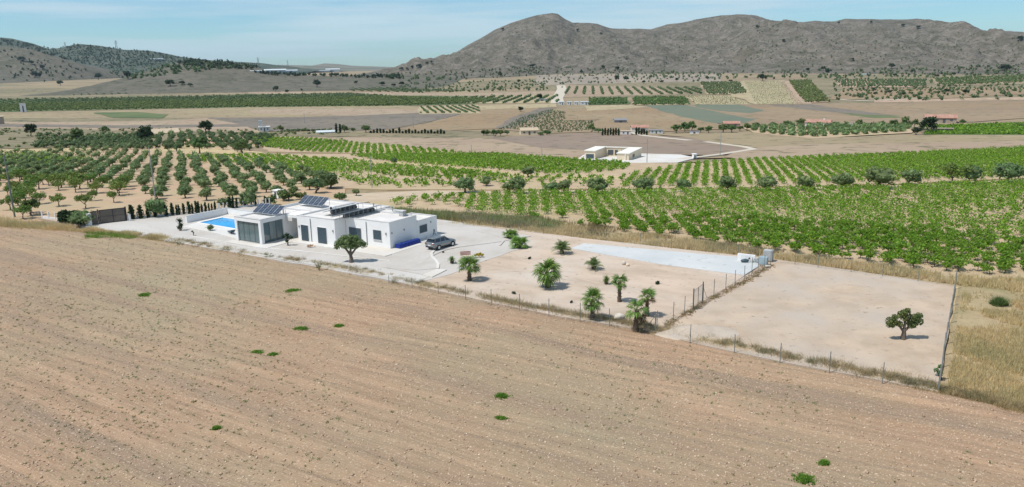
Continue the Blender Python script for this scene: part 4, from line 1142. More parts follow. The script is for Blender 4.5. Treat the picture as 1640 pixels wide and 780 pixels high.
# ------------------------------------------------------------------ tree kit
def trunk_mb(h, r0, limbs, r, bend=.15, spread=.6, top=1.6):
    mb = MB(); p = [Vector((0, 0, -.15))]
    for i in range(1, 4): p.append(Vector((r.normal() * bend * i / 3, r.normal() * bend * i / 3, h * i / 3)))
    mb.tube(p, [r0 * 1.45, r0 * 1.05, r0 * .85, r0 * .8], 7)
    for k in range(limbs):
        a = 2 * math.pi * (k + r.random() * .6) / limbs; q = p[-1]
        m_ = q + Vector((math.cos(a) * spread * .5, math.sin(a) * spread * .5, (top - h) * .5))
        e_ = q + Vector((math.cos(a) * spread, math.sin(a) * spread, (top - h)))
        mb.tube([q - Vector((0, 0, .1)), m_, e_], [r0 * .6, r0 * .42, r0 * .2], 5)
    return mb
def me_of(mb, name, m):
    me = bpy.data.meshes.new(name); me.from_pydata([tuple(v) for v in mb.V], [], [tuple(f) for f in mb.F]); me.materials.append(M[m]); me.update(); return me
KIT = {}
def kit(kind, n, mt, bark, crown, trunk, seed):
    KIT[kind] = []
    for i in range(n):
        r = np.random.default_rng(seed + i)
        V, Fs = crown(r)
        KIT[kind].append((me_of(trunk(r), kind + '_trunk', bark), mesh_mixed(kind + '_crown', V, Fs, mt)))
def round_crown(k, cx, cz, z0, rr, n, size, core=.62):
    def f(r):
        a = r.random(k) * 6.28; d = np.sqrt(r.random(k)) * cx; cs = np.stack([np.cos(a) * d, np.sin(a) * d, z0 + (r.random(k) - .5) * cz], 1)
        cs[:, 2] += .25 * (1 - (d / cx) ** 2) * cz
        return crown_mesh(cs, rr * (.7 + .6 * r.random(k)), n, size, r, core)
    return f
kit('olive_tree', 6, 'olive', 'bark', round_crown(14, .95, .9, 1.40, .70, 760, .15, .74), lambda r: trunk_mb(.5, .16, 4, r, .1, .7, 1.7), 10)
kit('dense_olive_tree', 4, 'olivedark', 'bark', round_crown(12, .95, .9, 1.35, .7, 560, .16, .68), lambda r: trunk_mb(.5, .16, 3, r, .1, .6, 1.5), 20)
kit('fruit_tree', 5, 'fruit', 'bark', round_crown(15, 1.6, 1.1, 1.9, .6, 800, .17, .40), lambda r: trunk_mb(.9, .11, 5, r, .12, 1.3, 2.1), 30)
kit('broad_tree', 4, 'bush', 'bark', round_crown(16, 1.9, 2.6, 3.1, .95, 620, .28, .7), lambda r: trunk_mb(1.4, .2, 4, r, .15, 1.0, 2.8), 40)
kit('pine_tree', 4, 'pine', 'bark', round_crown(14, 1.7, 2.4, 3.1, .95, 520, .30, .75), lambda r: trunk_mb(1.6, .2, 4, r, .2, .9, 2.8), 50)
kit('shrub', 4, 'bush', 'bark', round_crown(8, .65, .5, .62, .42, 320, .13, .7), lambda r: trunk_mb(.25, .05, 4, r, .05, .4, .5), 60)
def col_crown(r):
    k = 9; z = np.linspace(.28, 2.15, k); rr = .30 * np.sin(np.pi * np.clip((z + .35) / 2.9, 0, 1)) ** .6 + .04
    cs = np.stack([r.normal(size=k) * .04, r.normal(size=k) * .04, z], 1)
    return crown_mesh(cs, rr, 230, .09, r, .85, tilt=.05)
kit('cypress_tree', 4, 'cypress', 'bark', col_crown, lambda r: trunk_mb(.3, .05, 2, r, .01, .05, .5), 70)
_cnt = {}
def plant(kind, pos, h, label, cat, group=None, wide=1.0, name=None, var=None):
    """h = scale factor against the kit tree"""
    i = _cnt.get(kind, 0); _cnt[kind] = i + 1
    tm, cm = KIT[kind][(i if var is None else var) % len(KIT[kind])]
    t = thing(name or kind, label, cat, (pos[0], pos[1], pos[2]), random.random() * 6.28, group)
    t.scale = (h * wide, h * wide, h)
    link('trunk', tm, t); link('crown', cm, t)
    return t

def grid(poly_px, az, row, step, jit=.15, anchor=None, miss=0.0):
    W = np.array(pix(poly_px)); d = np.array([math.sin(az), math.cos(az)]); n = np.array([d[1], -d[0]])
    o = np.array(anchor if anchor is not None else W[0]); uv_ = np.stack([(W - o) @ n, (W - o) @ d], 1)
    a = np.arange(math.floor(uv_[:, 0].min() / row), math.ceil(uv_[:, 0].max() / row) + 1) * row
    b = np.arange(math.floor(uv_[:, 1].min() / step), math.ceil(uv_[:, 1].max() / step) + 1) * step
    A, B = np.meshgrid(a, b); P = np.stack([A.ravel(), B.ravel()], 1) + rng.normal(size=(A.size, 2)) * jit
    P = o + P[:, :1] * n + P[:, 1:] * d
    P = P[inside(P, W)]
    return P[rng.random(len(P)) >= miss]

_O = 'first second third fourth fifth sixth seventh eighth ninth tenth eleventh twelfth thirteenth fourteenth fifteenth sixteenth seventeenth eighteenth nineteenth twentieth'.split()
def nth(i):                                     # 0 -> first
    if i < 20: return _O[i]
    i += 1; return str(i) + {1: 'st', 2: 'nd', 3: 'rd'}.get(i % 10 if i // 10 % 10 != 1 else 0, 'th')
# olive and almond grove on the left
AZG = R(-23.4)
anc = np.array(G(294, 318)[:2])
gA = grid([(-30, 352), (40, 354), (110, 342), (215, 320), (330, 324), (425, 320), (470, 319), (500, 308), (548, 302), (538, 288), (450, 268), (330, 252), (270, 250), (180, 240), (0, 246), (-30, 250)], AZG, 4.3, 6.0, .38, anc, .09)
gB = grid([(40, 238), (180, 222), (300, 211), (440, 218), (425, 232), (395, 246), (340, 240), (250, 238), (170, 238)], AZG, 5.2, 5.5, .7, anc, .12)
allg = []
for x, y in gA:
    px = 820 + x / y * F_PX
    fruit = (px < 225 and y < 192 - max(0, px - 60) * .12) 
    if fruit and (int(x * 7) % 5 < 2): continue
    allg.append((y, x, 'fruit_tree' if fruit else 'olive_tree'))
for x, y in gB: allg.append((y, x, 'dense_olive_tree'))
allg.sort()
GL = {'fruit_tree': ('light green almond tree with open spreading crown at the near left of the grove', 'almond tree', 'almond trees at the near left of the grove'),
      'olive_tree': ('grey green olive tree in the straight rows of the left-hand grove', 'olive tree', 'olive trees in the rows of the left-hand grove'),
      'dense_olive_tree': ('dark dense olive tree at the far side of the left-hand grove', 'olive tree', 'dense olive trees at the far side of the left-hand grove')}
_n = np.array([math.cos(AZG), -math.sin(AZG)])
def row_labels(items, spacing, text):
    rows = {}
    for y, x, k in items: rows.setdefault(int(round(float((np.array([x, y]) - anc) @ _n) / spacing)), []).append((y, x))
    out = {}
    for ri, r_ in enumerate(sorted(rows, reverse=True)):
        for ti, (y, x) in enumerate(sorted(rows[r_])): out[(y, x)] = text % (nth(ti), nth(ri))
    return out
LABS = row_labels([q for q in allg if q[2] == 'olive_tree'], 4.3, 'olive of the left grove, %s from the front in the %s row from the right')
LABS.update(row_labels([q for q in allg if q[2] == 'dense_olive_tree'], 5.2, 'olive of the far grove, %s from the front in the %s row from the right'))
for i, q in enumerate(sorted([q for q in allg if q[2] == 'fruit_tree'], key=lambda q: q[1] / q[0])): LABS[(q[0], q[1])] = 'light green spreading almond tree, %s from the left at the near left of the grove' % nth(i)
used = {}
rest = []
for y, x, k in allg:
    used[k] = used.get(k, 0) + 1
    if used[k] > 290: rest.append((x, y)); continue
    sc = {'fruit_tree': .95, 'olive_tree': .9, 'dense_olive_tree': 1.0}[k] * random.uniform(.72, 1.15)
    plant(k, (x, y, float(gz(y)) + .25), sc, LABS[(y, x)], *GL[k][1:], wide=random.uniform(.9, 1.15))
print('grove', used, len(rest))

def blob_stuff(name, P, size, m, label, cat, nleaf=14, lsize=.3, hgt=1.0, core=.8, z0=None, kind='stuff'):
    """many small low trees or bushes as one mesh: lumpy core + loose leaves"""
    n = len(P); base = np.array([[1, 0, 0], [0, 1, 0], [-1, 0, 0], [0, -1, 0], [0, 0, 1], [0, 0, -1]], float)
    of = np.array([[0, 1, 4, 4], [1, 2, 4, 4], [2, 3, 4, 4], [3, 0, 4, 4], [1, 0, 5, 5], [2, 1, 5, 5], [3, 2, 5, 5], [0, 3, 5, 5]])
    s = size * (.75 + .5 * rng.random(n)); zz = terrain(P[:, 0], P[:, 1]) if z0 is None else gz(P[:, 1]) + z0
    v = base[None] * (1 + .25 * rng.normal(size=(n, 6, 1))) * (s * core)[:, None, None] * np.array([1, 1, hgt])
    C = np.stack([P[:, 0], P[:, 1], zz + s * hgt * 1.05], 1)
    Vc = (v + C[:, None]).reshape(-1, 3)
    Lp = rng.normal(size=(n, nleaf, 3)); Lp /= np.linalg.norm(Lp, axis=2)[:, :, None]
    Lp = Lp * (s[:, None] * (.6 + .55 * rng.random((n, nleaf))))[:, :, None] * np.array([1, 1, hgt]) + C[:, None]
    Vl, Fl = leaves(Lp.reshape(-1, 3), lsize, rng)
    Fc = (of[None] + (np.arange(n) * 6)[:, None, None]).reshape(-1, 4)
    # octahedra as triangles -> own mesh arrays
    T = Fc[:, :3]; me = mesh_mixed(name, np.concatenate([Vl, Vc]), [Fl, T + len(Vl)], m)
    return tag(link(name, me), label, cat, kind=kind)
if rest: blob_stuff('olive_trees', np.array(rest), 1.2, 'olive', 'remaining olive trees of the left-hand grove', 'olive trees', 40, .25)

# ------------------------------------------------------------------ vineyards
def vine_mesh(i):
    r = np.random.default_rng(200 + i); k = 8
    cs = np.stack([r.normal(size=k) * .30, r.normal(size=k) * .30, .50 + .45 * r.random(k)], 1)
    P = clump_pts(cs, np.full(k, .34), 230, r, .15)
    ex = r.normal(size=(26, 3)) * np.array([.55, .55, .12]) + np.array([0, 0, .95]); P = np.concatenate([P, ex])
    V, F = leaves(P, .105, r, .8, .35)
    me = mesh_mixed('vine_leaves', V, [F], 'vine')
    t = MB().tube([(0, 0, -.1), (.04, .02, .3), (0, .03, .62)], [.05, .04, .03], 5)
    for q in range(3): t.tube([(0, .03, .5), (math.cos(q * 2.1) * .35, math.sin(q * 2.1) * .35, .8)], [.025, .01], 4)
    return me_of(t, 'vine_stock', 'vinewood'), me
VM = [vine_mesh(i) for i in range(6)]
vine_poly = [(615, 326), (700, 318), (820, 312), (1100, 309), (1450, 301), (1700, 293), (1700, 448), (1500, 436), (1240, 405), (1100, 384), (930, 363), (850, 352), (760, 344), (640, 334)]
nv = grid(vine_poly, R(.6), 2.3, 1.6, .28, G(900, 350)[:2], .06)
d_edge = fbm(nv[:, 0] * .06, nv[:, 1] * .06, 91, 3)
nv = nv[d_edge + .12 * rng.normal(size=len(nv)) + np.clip((nv[:, 0] - 25) / 60, -.10, .30) > -.40]
order = np.argsort(np.hypot(nv[:, 0], nv[:, 1])); nv = nv[order]
for i, (x, y) in enumerate(nv[:300]):
    t = thing('vine', 'leafy green vine in the nearest rows of the vineyard behind the villa plot', 'vine', (x, y, float(gz(y)) + .15), random.random() * 6.28, 'vines in the nearest rows of the vineyard behind the plot')
    s_ = random.uniform(.85, 1.3); t.scale = (s_ * 1.1, s_ * 1.1, s_)
    a, b = VM[i % 6]; link('stock', a, t); link('leaves', b, t)
def vine_stuff(name, P, nl, size, rad, label, m='vine', hz=.75):
    n = len(P); s = .75 + .5 * rng.random(n) + .25 * np.clip(fbm(P[:, 0] * .07, P[:, 1] * .07, 5, 3) * 2, -1, 1)
    L_ = rng.normal(size=(n, nl, 3)) * np.array([rad, rad, .24]) * s[:, None, None]
    L_[:, :, 2] = np.maximum(L_[:, :, 2], -.5)
    L_[:, :, 2] += hz; L_[:, :, 0] += P[:, :1]; L_[:, :, 1] += P[:, 1:2]; L_[:, :, 2] += (gz(P[:, 1]) + .15)[:, None]
    V, F = leaves(L_.reshape(-1, 3), size, rng, .8, .3)
    return tag(mknp(name, V, F, m), label, 'vines', kind='stuff')
print('near vines', len(nv))
vine_stuff('vineyard_rows', nv[300:], 84, .135, .42, 'lush green vines filling the wide vineyard behind the plot')
mv = grid([(985, 302), (1000, 285), (1040, 276), (1110, 264), (1200, 258), (1640, 240), (1700, 238), (1700, 283), (1450, 293), (1100, 301)], R(15), 2.3, 1.2, .14, G(1146, 280)[:2], .06)
vine_stuff('vineyard_rows', mv, 34, .17, .32, 'regular green rows of the vineyard between the cream house and the olive row')
mv = np.concatenate([grid([(560, 250), (600, 249), (788, 248), (829, 251), (1004, 264), (1009, 272), (950, 279), (883, 282), (842, 278), (600, 258)], R(15), 2.5, 1.3, .16, G(800, 265)[:2], .06),
    grid([(700, 272), (820, 284), (980, 286), (985, 300), (860, 303), (720, 292)], R(15), 2.6, 1.5, .4, None, .55),
    grid([(445, 266), (560, 264), (690, 270), (820, 286), (700, 290), (570, 280), (480, 282)], R(15), 2.5, 1.5, .3, None, .25),
    grid([(545, 284), (690, 292), (740, 300), (640, 304), (560, 298)], R(15), 2.5, 1.6, .3, None, .35),
    grid([(290, 252), (420, 250), (560, 258), (600, 264), (440, 266), (330, 262)], R(-23), 2.5, 1.4, .25, None, .2),
    grid([(-20, 252), (60, 248), (140, 258), (60, 268), (-20, 268)], R(-23), 2.5, 1.4, .3, None, .2)])
vine_stuff('vineyard_rows', mv, 22, .24, .36, 'green vine bands stepping down beyond the grove on terraces')
mv = grid([(400, 222), (480, 222), (640, 236), (742, 246), (640, 249), (480, 244), (420, 236)], R(-10), 2.6, 1.2, .15, None, .05)
vine_stuff('vineyard_rows', mv, 16, .27, .38, 'distant vineyard strip beyond the left-hand grove')
mv = grid([(1482, 204), (1700, 198), (1700, 217), (1482, 216)], R(20), 3.0, 1.5, .2, None, .02)
vine_stuff('vineyard_rows', mv, 12, .5, .6, 'bright green vineyard block at the far right beside the red-roofed farm')

# olive trees standing in a line on the track between the vineyards
GO = 'olive trees lined up on the track between the two vineyards'
row = [(745, 309, 34, 'first'), (812, 309, 22, 0), (831, 310, 34, 0), (884, 310, 26, 0), (903, 310, 28, 0), (957, 311, 38, 0), (1031, 309, 34, 0), (1096, 307, 26, 0), (1166, 308, 30, 0),
       (1228, 306, 34, 0), (1288, 305, 30, 0), (1349, 303, 32, 0), (1409, 302, 42, 0), (1455, 298, 32, 0), (1525, 295, 38, 0), (1562, 295, 34, 0), (1612, 293, 40, 0)]
for i, (px, py, w, _) in enumerate(row):
    g = G(px, py); s_ = w * mpp(px, py) / 3.15
    if px == 1525: plant('fruit_tree', g, s_ * .8, 'yellow green tree among the grey olives on the vineyard track at the right', 'tree'); continue
    lab = ('leftmost of the rounded olive trees lined up on the track behind the villa' if i == 0 else 'rightmost of the rounded olive trees on the track, near the right edge' if px == 1612
           else 'rounded olive tree, %s from the left in the line on the track between the vineyards' % nth(i))
    plant('olive_tree', g + Vector((0, 0, .1)), s_ * random.uniform(.92, 1.0), lab, 'olive tree', GO, wide=1.1)
for px, py, w, k, lab in [(846, 286, 22, 'olive_tree', 'small olive tree standing alone above the olive row in the sparse vines'), (779, 300, 20, 'olive_tree', 'thin pale olive tree between the first two clumps of the olive row'),
    (632, 264, 13, 'dense_olive_tree', 'dark round tree standing alone between the vine terraces'), (571, 314, 12, 'olive_tree', 'tiny olive sapling on bare soil behind the villa roof'),
    (50, 346, 26, 'broad_tree', 'small round green tree beside the left power pole'), (36, 219, 0, 0, 0), (50, 219, 16, 'pine_tree', 'dark round tree in the scrub at the far left'),
    (124, 216 + 14, 20, 'broad_tree', 'green tree at the far left edge of the dense grove'), (170, 215, 11, 'broad_tree', 'small yellow green tree on the scrub before the stubble field'),
    (330, 216, 20, 'pine_tree', 'large dark pine standing above the far edge of the grove'), (320, 246, 26, 'broad_tree', 'yellow green bushy tree on the grass strip behind the grove'),
    (388, 246, 24, 'broad_tree', 'spreading green tree at the end of the grove rows by the vines'), (234, 232, 24, 'pine_tree', 'dark broad tree in the middle of the dense far grove'),
    (270, 243, 15, 'dense_olive_tree', 'round olive bush on the grass strip, left of its twin'), (283, 243, 15, 'dense_olive_tree', 'round olive bush on the grass strip, right of its twin'),
    (250, 350, 34, 'olive_tree', 'olive tree inside the fence between gate and pool'), (404, 333, 30, 'olive_tree', 'bushy olive tree behind the pool wall beside the glazed room'),
    (360, 336, 22, 'dense_olive_tree', 'low olive bush in the cypress row behind the pool wall'), (482, 320, 20, 'shrub', 'yellow green shrub behind the villa roof by the white shed'),
    (507, 310, 30, 'dense_olive_tree', 'large dark olive at the right end of the grove, nearer of two'), (530, 303, 32, 'dense_olive_tree', 'large dark olive at the right end of the grove, farther of two')]:
    if not w: continue
    nat = {'olive_tree': 2.9, 'dense_olive_tree': 3.0, 'fruit_tree': 4.2, 'broad_tree': 5.2, 'pine_tree': 4.8, 'shrub': 2.0}[k]
    g = G(px, py); plant(k, g + Vector((0, 0, .2)), w * mpp(px, py) / nat, lab, 'shrub' if k == 'shrub' else 'tree')

# ------------------------------------------------------------------ palms and garden plants of the villa plot
def fan_frond(seed, L=1.0, fan=.60, m='palm'):
    """a fan palm leaf: stalk along +X and a pleated fan, drooping a little"""
    r = np.random.default_rng(seed); V, F = [], []
    st = [Vector((0, 0, 0)), Vector((L * .3, 0, .05)), Vector((L * .55, 0, .02))]
    mb = MB().tube(st, [.022, .017, .012], 4); V += mb.V; F += mb.F
    c = st[-1]; n = 17
    for i in range(n):
        a = R(-125 + 250 * i / (n - 1)); ll = fan * (1 - .25 * abs(math.sin(a / 2)) ** 2) * r.uniform(.88, 1.08)
        d = Vector((math.cos(a), math.sin(a), 0)); s_ = Vector((-d.y, d.x, 0)) * ll * .085
        up = .035 if i % 2 else -.02
        m1 = c + d * ll * .55 + Vector((0, 0, up)); tip = c + d * ll + Vector((0, 0, -ll * .42 + r.normal() * .03))
        k = len(V); V += [tuple(c), tuple(m1 + s_), tuple(tip), tuple(m1 - s_)]; F.append((k, k + 1, k + 2, k + 3))
    me = bpy.data.meshes.new('frond'); me.from_pydata([tuple(v) for v in V], [], F); me.materials.append(M[m]); me.update(); return me
def feather_frond(seed, L=1.0, m='datepalm', droop=.45):
    r = np.random.default_rng(seed); V, F = [], []
    pts = [Vector((L * t, 0, droop * .35 * L * t - droop * L * t ** 2.4)) for t in np.linspace(0, 1, 9)]
    mb = MB().tube(pts, list(np.linspace(.02, .006, 9)), 4); V += mb.V; F += mb.F
    for i in range(26):
        t = .14 + .84 * i / 25; j = t * 8; q = pts[min(int(j), 7)].lerp(pts[min(int(j) + 1, 8)], j - int(j))
        ll = .34 * L * math.sin(math.pi * min(1, .25 + t * .75)) + .05
        for s in (-1, 1):
            d = Vector((.62, s * .72, .22 + r.normal() * .08)).normalized() * ll; w = Vector((.02, 0, .0)) * 1.1
            k = len(V); V += [tuple(q), tuple(q + d * .5 + w), tuple(q + d + Vector((0, 0, -.12 * ll))), tuple(q + d * .5 - w)]; F.append((k, k + 1, k + 2, k + 3))
    me = bpy.data.meshes.new('frond'); me.from_pydata([tuple(v) for v in V], [], F); me.materials.append(M[m]); me.update(); return me
FR = {'fan': [fan_frond(i) for i in range(4)], 'bright': [fan_frond(10 + i, m='palmlight') for i in range(3)], 'date': [feather_frond(20 + i) for i in range(3)],
      'dead': [fan_frond(30, m='deadpalm')], 'small': [feather_frond(40 + i, droop=.6, m='palm') for i in range(2)]}
def palm(px, py, w, h, kind, n, label, hi=80, lo=-25, dead=0, th=None, rough=1.0, cat='palm tree', stems=1, lean=0):
    g = Gp(px, py, Z0 + .02); s = (g - CAM).length / F_PX
    R_ = w * s / 2; H_ = h * s
    t = thing('palm_tree', label, cat, g, 0)
    r = np.random.default_rng(int(px * 3 + py)); 
    for st in range(stems):
        off = Vector((0, 0, 0)) if stems == 1 else Vector((math.cos(st * 2.6) * .3, math.sin(st * 2.6) * .3, 0))
        tz = max(.15, H_ - R_ * .8) if th is None else th
        top = off + Vector((lean * tz, 0, tz))
        pts = [off + Vector((0, 0, -.15)), off + Vector((0, 0, .02)), off.lerp(top, .5), top]
        r0 = min(.26, .1 + R_ * .09)
        tr = MB().tube(pts, [r0 * 1.35, r0 * 1.2, r0 * .9, r0 * 1.0], 9)
        for k in range(22):
            a = k * 2.4; z = tz * (k + .5) / 22; q = off.lerp(top, z / tz) + Vector((math.cos(a), math.sin(a), 0)) * r0
            tr.tube([q, q + Vector((math.cos(a) * .1, math.sin(a) * .1, .13))], [.05, .02], 4)
        tr.build('trunk', 'palmbark', t)
        for i in range(n):
            q = i / max(1, n - 1); el = R(hi + (lo - hi) * q ** .9) + r.normal() * .12; az = i * 2.39996 + r.normal() * .2
            fr = link('frond', FR['dead' if i >= n - dead else kind][i % len(FR['dead' if i >= n - dead else kind])], t)
            sc = R_ * r.uniform(.85, 1.1)
            fr.matrix_local = Matrix.Translation(top) @ Matrix.Rotation(az, 4, 'Z') @ Matrix.Rotation(-el, 4, 'Y') @ Matrix.Rotation(r.normal() * .35, 4, 'X') @ Matrix.Diagonal((sc, sc, sc, 1))
    return t
palm(752, 449, 38, 38, 'fan', 20, 'bushy fan palm standing alone in front of the pink bench')
palm(877, 460, 46, 42, 'fan', 24, 'largest bushy fan palm in the middle of the sandy plot', lo=-40)
palm(900, 406, 34, 25, 'date', 30, 'feathery date palm at the left end of the pale blue slab', hi=85, lo=5, cat='palm tree', th=.5)
palm(951, 431, 32, 26, 'date', 24, 'feathery low date palm right in front of the pale blue slab', hi=85, lo=5, th=.35)
palm(831, 397, 28, 26, 'bright', 14, 'bright green fan palm, nearer one of the pair beside the round gravel drive', stems=2, th=.5, lo=-10)
palm(817, 382, 23, 20, 'bright', 12, 'bright green fan palm, farther one of the pair beside the round gravel drive', stems=2, th=.4, lo=-10)
palm(724, 422, 16, 17, 'small', 20, 'small dark cycad-like palm left of the pink bench', hi=85, lo=0, th=.35)
palm(971, 455, 14, 15, 'small', 26, 'small ball-shaped palm left of the tall-trunked fan palm', hi=85, lo=-35, th=.55)
palm(992, 483, 30, 44, 'fan', 17, 'slender fan palm with a clean tall trunk in the middle right of the plot', lo=-45)
palm(949, 511, 40, 47, 'fan', 18, 'stout-trunked fan palm just inside the wire fence, left of the white boulder', lo=-45)
palm(1018, 528, 44, 50, 'fan', 12, 'half bare fan palm with long drooping leaves at the fence corner', lo=-50, dead=2, lean=.05)
palm(1036, 506, 32, 44, 'fan', 15, 'ragged fan palm with brown dead leaves behind the one at the fence corner', lo=-40, dead=5)

def clumps_thing(name, px, py, label, cat, cl, m, stems=None, n=160, size=.07, bark='bark', zb=None, core=.75):
    """shaped plant: cl = list of (dx, dz, r) in photo pixels around its foot"""
    g = Gp(px, py, Z0 + .05) if zb is None else Gp(px, py, zb); s = (g - CAM).length / F_PX
    t = thing(name, label, cat, g, 0)
    r = np.random.default_rng(int(px + py * 3))
    cs = np.array([(dx * s, r.normal() * s * 1.2, dz * s) for dx, dz, q in cl]); rs = np.array([q * s for dx, dz, q in cl])
    V, Fs = crown_mesh(cs, rs, n, size, r, core)
    link('crown', mesh_mixed('crown', V, Fs, m), t)
    mb = MB()
    for st in (stems or [(0, 0, cl[0][0], cl[0][1], 1.2)]):
        x0, z0, x1, z1, rad = st
        mb.tube([(x0 * s, 0, z0 * s - .05), ((x0 + x1) / 2 * s + .04, 0, (z0 + z1) / 2 * s), (x1 * s, 0, z1 * s)], [rad * s * 1.4, rad * s, rad * s * .7], 6)
    mb.build('trunk', bark, t)
    return t
g_big = clumps_thing('olive_tree', 563, 420, 'stout old olive tree with a thick trunk on the gravel in front of the villa', 'olive tree',
    [(-19, 30, 7), (-13, 33, 8), (-4, 34, 9), (6, 34, 9), (14, 31, 8), (20, 28, 6.5), (0, 27, 7), (-21, 25, 5), (9, 39, 6), (-9, 39, 6), (8, 26, 6), (-9, 26, 6), (0, 40, 6)], 'olive',
    [(0, 0, -1, 14, 2.9), (-1, 13, -13, 28, 1.6), (0, 13, 12, 27, 1.6), (-1, 13, 0, 31, 1.6)], 2600, .11)
clumps_thing('cloud_tree', 461, 393, 'dark cloud-pruned tree beside the right corner of the glazed room', 'cloud pruned tree', [(-5, 14, 4), (0, 17, 4.2), (5.5, 12.5, 4), (-1, 7, 3), (1, 12, 3.5)], 'cypress',
    [(0, 0, 0, 10, .9), (0, 6, -4, 13, .6), (0, 6, 5, 12, .6)], 420, .06)
clumps_thing('topiary', 289, 369, 'tall dark topiary of stacked balls at the left edge of the pool garden', 'topiary', [(0, 15, 5), (2, 9, 4.2), (-1, 4.5, 4.5)], 'cypress', None, 420, .07)
clumps_thing('ball_tree', 337, 370, 'small round clipped tree in front of the pool', 'ball tree', [(0, 6, 5.3), (1, 6, 4.5)], 'olive', [(0, 0, 0, 4, .6)], 240, .08)
clumps_thing('bonsai', 310, 377, 'tiny dark bonsai-like tree on the gravel below the pool', 'small tree', [(-1, 6, 1.8), (1.5, 4.5, 1.4)], 'cypress', [(0, 0, 0, 6, .5)], 60, .05)
clumps_thing('flowering_shrub', 497, 396, 'small orange flowering shrub on the gravel before the villa doors', 'flowering shrub', [(-3, 2.5, 2.2), (0, 3, 2.4), (3, 2.5, 2), (7, 1.2, 1.1)], 'orange', [(0, 0, 0, 2, .4)], 140, .07)
clumps_thing('yellow_shrub', 767, 412, 'low spreading yellow shrub right of the pink bench', 'shrub', [(-5, 4, 3), (0, 4.5, 3.2), (5, 4, 3), (2, 5.5, 2.5)], 'yellowbush', [(0, 0, 0, 4, .6)], 260, .07)
for px, py, w, lab in [(848, 414, 2.2, 'small dark plant near the middle of the sandy plot below the pair of bright palms'), (823, 470, 2.6, 'dark round dwarf shrub on the sand between the two bushy fan palms'),
    (1053, 454, 3.3, 'dark green hemispherical bush alone on the right side of the sandy plot'), (915, 484, 1.8, 'tiny sprouting plant on the sand left of the trunked palms'),
    (710, 404, 1.2, 'tiny tuft at the edge of the gravel beside the white kerb')]:
    clumps_thing('dwarf_shrub', px, py, lab, 'shrub', [(-w * .3, w * .5, w), (w * .4, w * .6, w * .9)], 'cypress', [(0, 0, 0, w * .5, .3)], 110, .06)
def agave(px, py, heads, label):
    g = Gp(px, py, Z0 + .02); s = (g - CAM).length / F_PX; t = thing('tall_weed', label, 'tall weed', g, 0)
    r = np.random.default_rng(px)
    for dx, dz, q in heads:
        MB().tube([(0, 0, -.1), (dx * s * .6, .05, dz * s * .6), (dx * s, 0, dz * s)], [.03, .025, .015], 5).build('stem', 'weed', t)
        P = r.normal(size=(26, 3)) * np.array([q * s * .45, q * s * .45, .03]) + np.array([dx * s, 0, dz * s]); V, F = leaves(P, .07, r, .8, .8)
        link('flower_head', mesh_mixed('flower_head', V, [F], 'weed'), t)
agave(430, 411, [(-5, 4, 4), (5, 5, 4)], 'two-headed flat-topped weed at the field edge below the glazed room')
agave(511, 432, [(-6, 12, 3), (3, 14, 3), (4, 9, 2.2), (2, 5, 2), (-1, 7, 2)], 'tall weed with several dark flower heads at the field edge left of the old olive')
agave(287, 391, [(-5, 3, 3), (3, 3, 3)], 'low dark-topped weed on the verge left of the driveway bend')
agave(360, 400, [(-3, 3, 3), (4, 3, 2)], 'low flat weed on the verge below the pool terrace')

# rocks
def boulder(px, py, w, h, label, m='whitestone', name='boulder', seed=1):
    g = Gp(px, py, Z0); s = (g - CAM).length / F_PX; V, F = ICO2
    n = 1 + .22 * fbm(V[:, 0] * 1.3 + seed, V[:, 1] * 1.3 + V[:, 2] * .9, seed, 3)[:, None] * 2
    V = V * n * np.array([w * s / 2, w * s * .4, h * s / 2]) + np.array([0, 0, h * s * .38])
    o = mknp(name, V, F, m, loc=g); return tag(o, label, 'rock')
boulder(992, 511, 19, 12, 'large pale boulder with a jagged top just inside the wire fence', seed=2)
boulder(999, 424, 7, 8, 'upright white rock of a small group before the pale slab, left one', seed=3)
boulder(1005, 426, 6, 5, 'smaller brownish rock of a small group before the pale slab, right one', seed=4, m='stone')
boulder(1230, 398 + 29, 12, 3, 'flat white stone at the outer corner of the slab fence', seed=6)
# bench
g = Gp(746, 415, Z0 + .04)
t = thing('bench', 'faded pink backed garden bench behind the bushy fan palm', 'bench', g, R(12))
for k in range(3): MB().box(-.7, .7, .22 + k * .03, .26 + k * .03, .50 + k * .17, .64 + k * .17).build('back_slat', 'pink', t)
for k in range(3): MB().box(-.7, .7, -.25 + k * .16, -.12 + k * .16, .40, .44).build('seat_slat', 'creampaint', t)
for x in (-.62, .62): MB().box(x - .03, x + .03, -.24, -.18, 0, .4).build('leg', 'creampaint', t); MB().box(x - .03, x + .03, .20, .26, 0, .9).build('leg', 'creampaint', t)
# store of materials on the slab's right end
def yard_box(name, px, py, w, d, h, m, label, cat, rz=VR, extra=None):
    g = Gp(px, py, Z0 + .05); t = thing(name, label, cat, g, rz); return t
t = yard_box('block_wall', 1195, 418, 0, 0, 0, '', 'low whitewashed block wall at the back right of the pale slab', 'wall')
for c_i in range(4):
    for r_i in range(3): MB().box(-1.1 + c_i * .55 + (.012), -1.1 + (c_i + 1) * .55, -.1 + .004 * ((c_i + r_i) % 2), .1, r_i * .3, r_i * .3 + .29).build('block', 'white', t)
g = Gp(1193, 420, Z0 + .05); t = thing('sack', 'dark filled sack slumped in front of the whitewashed block wall', 'sack', g, 0)
V, F = ICO2; mknp('bag', V * np.array([.55, .3, .26]) * (1 + .15 * fbm(V[:, 0] * 2, V[:, 2] * 2, 4, 3))[:, None] + np.array([0, 0, .2]), F, 'shutter', t)
MB().tube([(.45, 0, .4), (.6, 0, .55)], [.08, .11], 7).build('tied_neck', 'dark', t)
t = yard_box('block_pile', 1210, 421, 0, 0, 0, '', 'small pile of pale concrete blocks on the slab beside the fence', 'block pile')
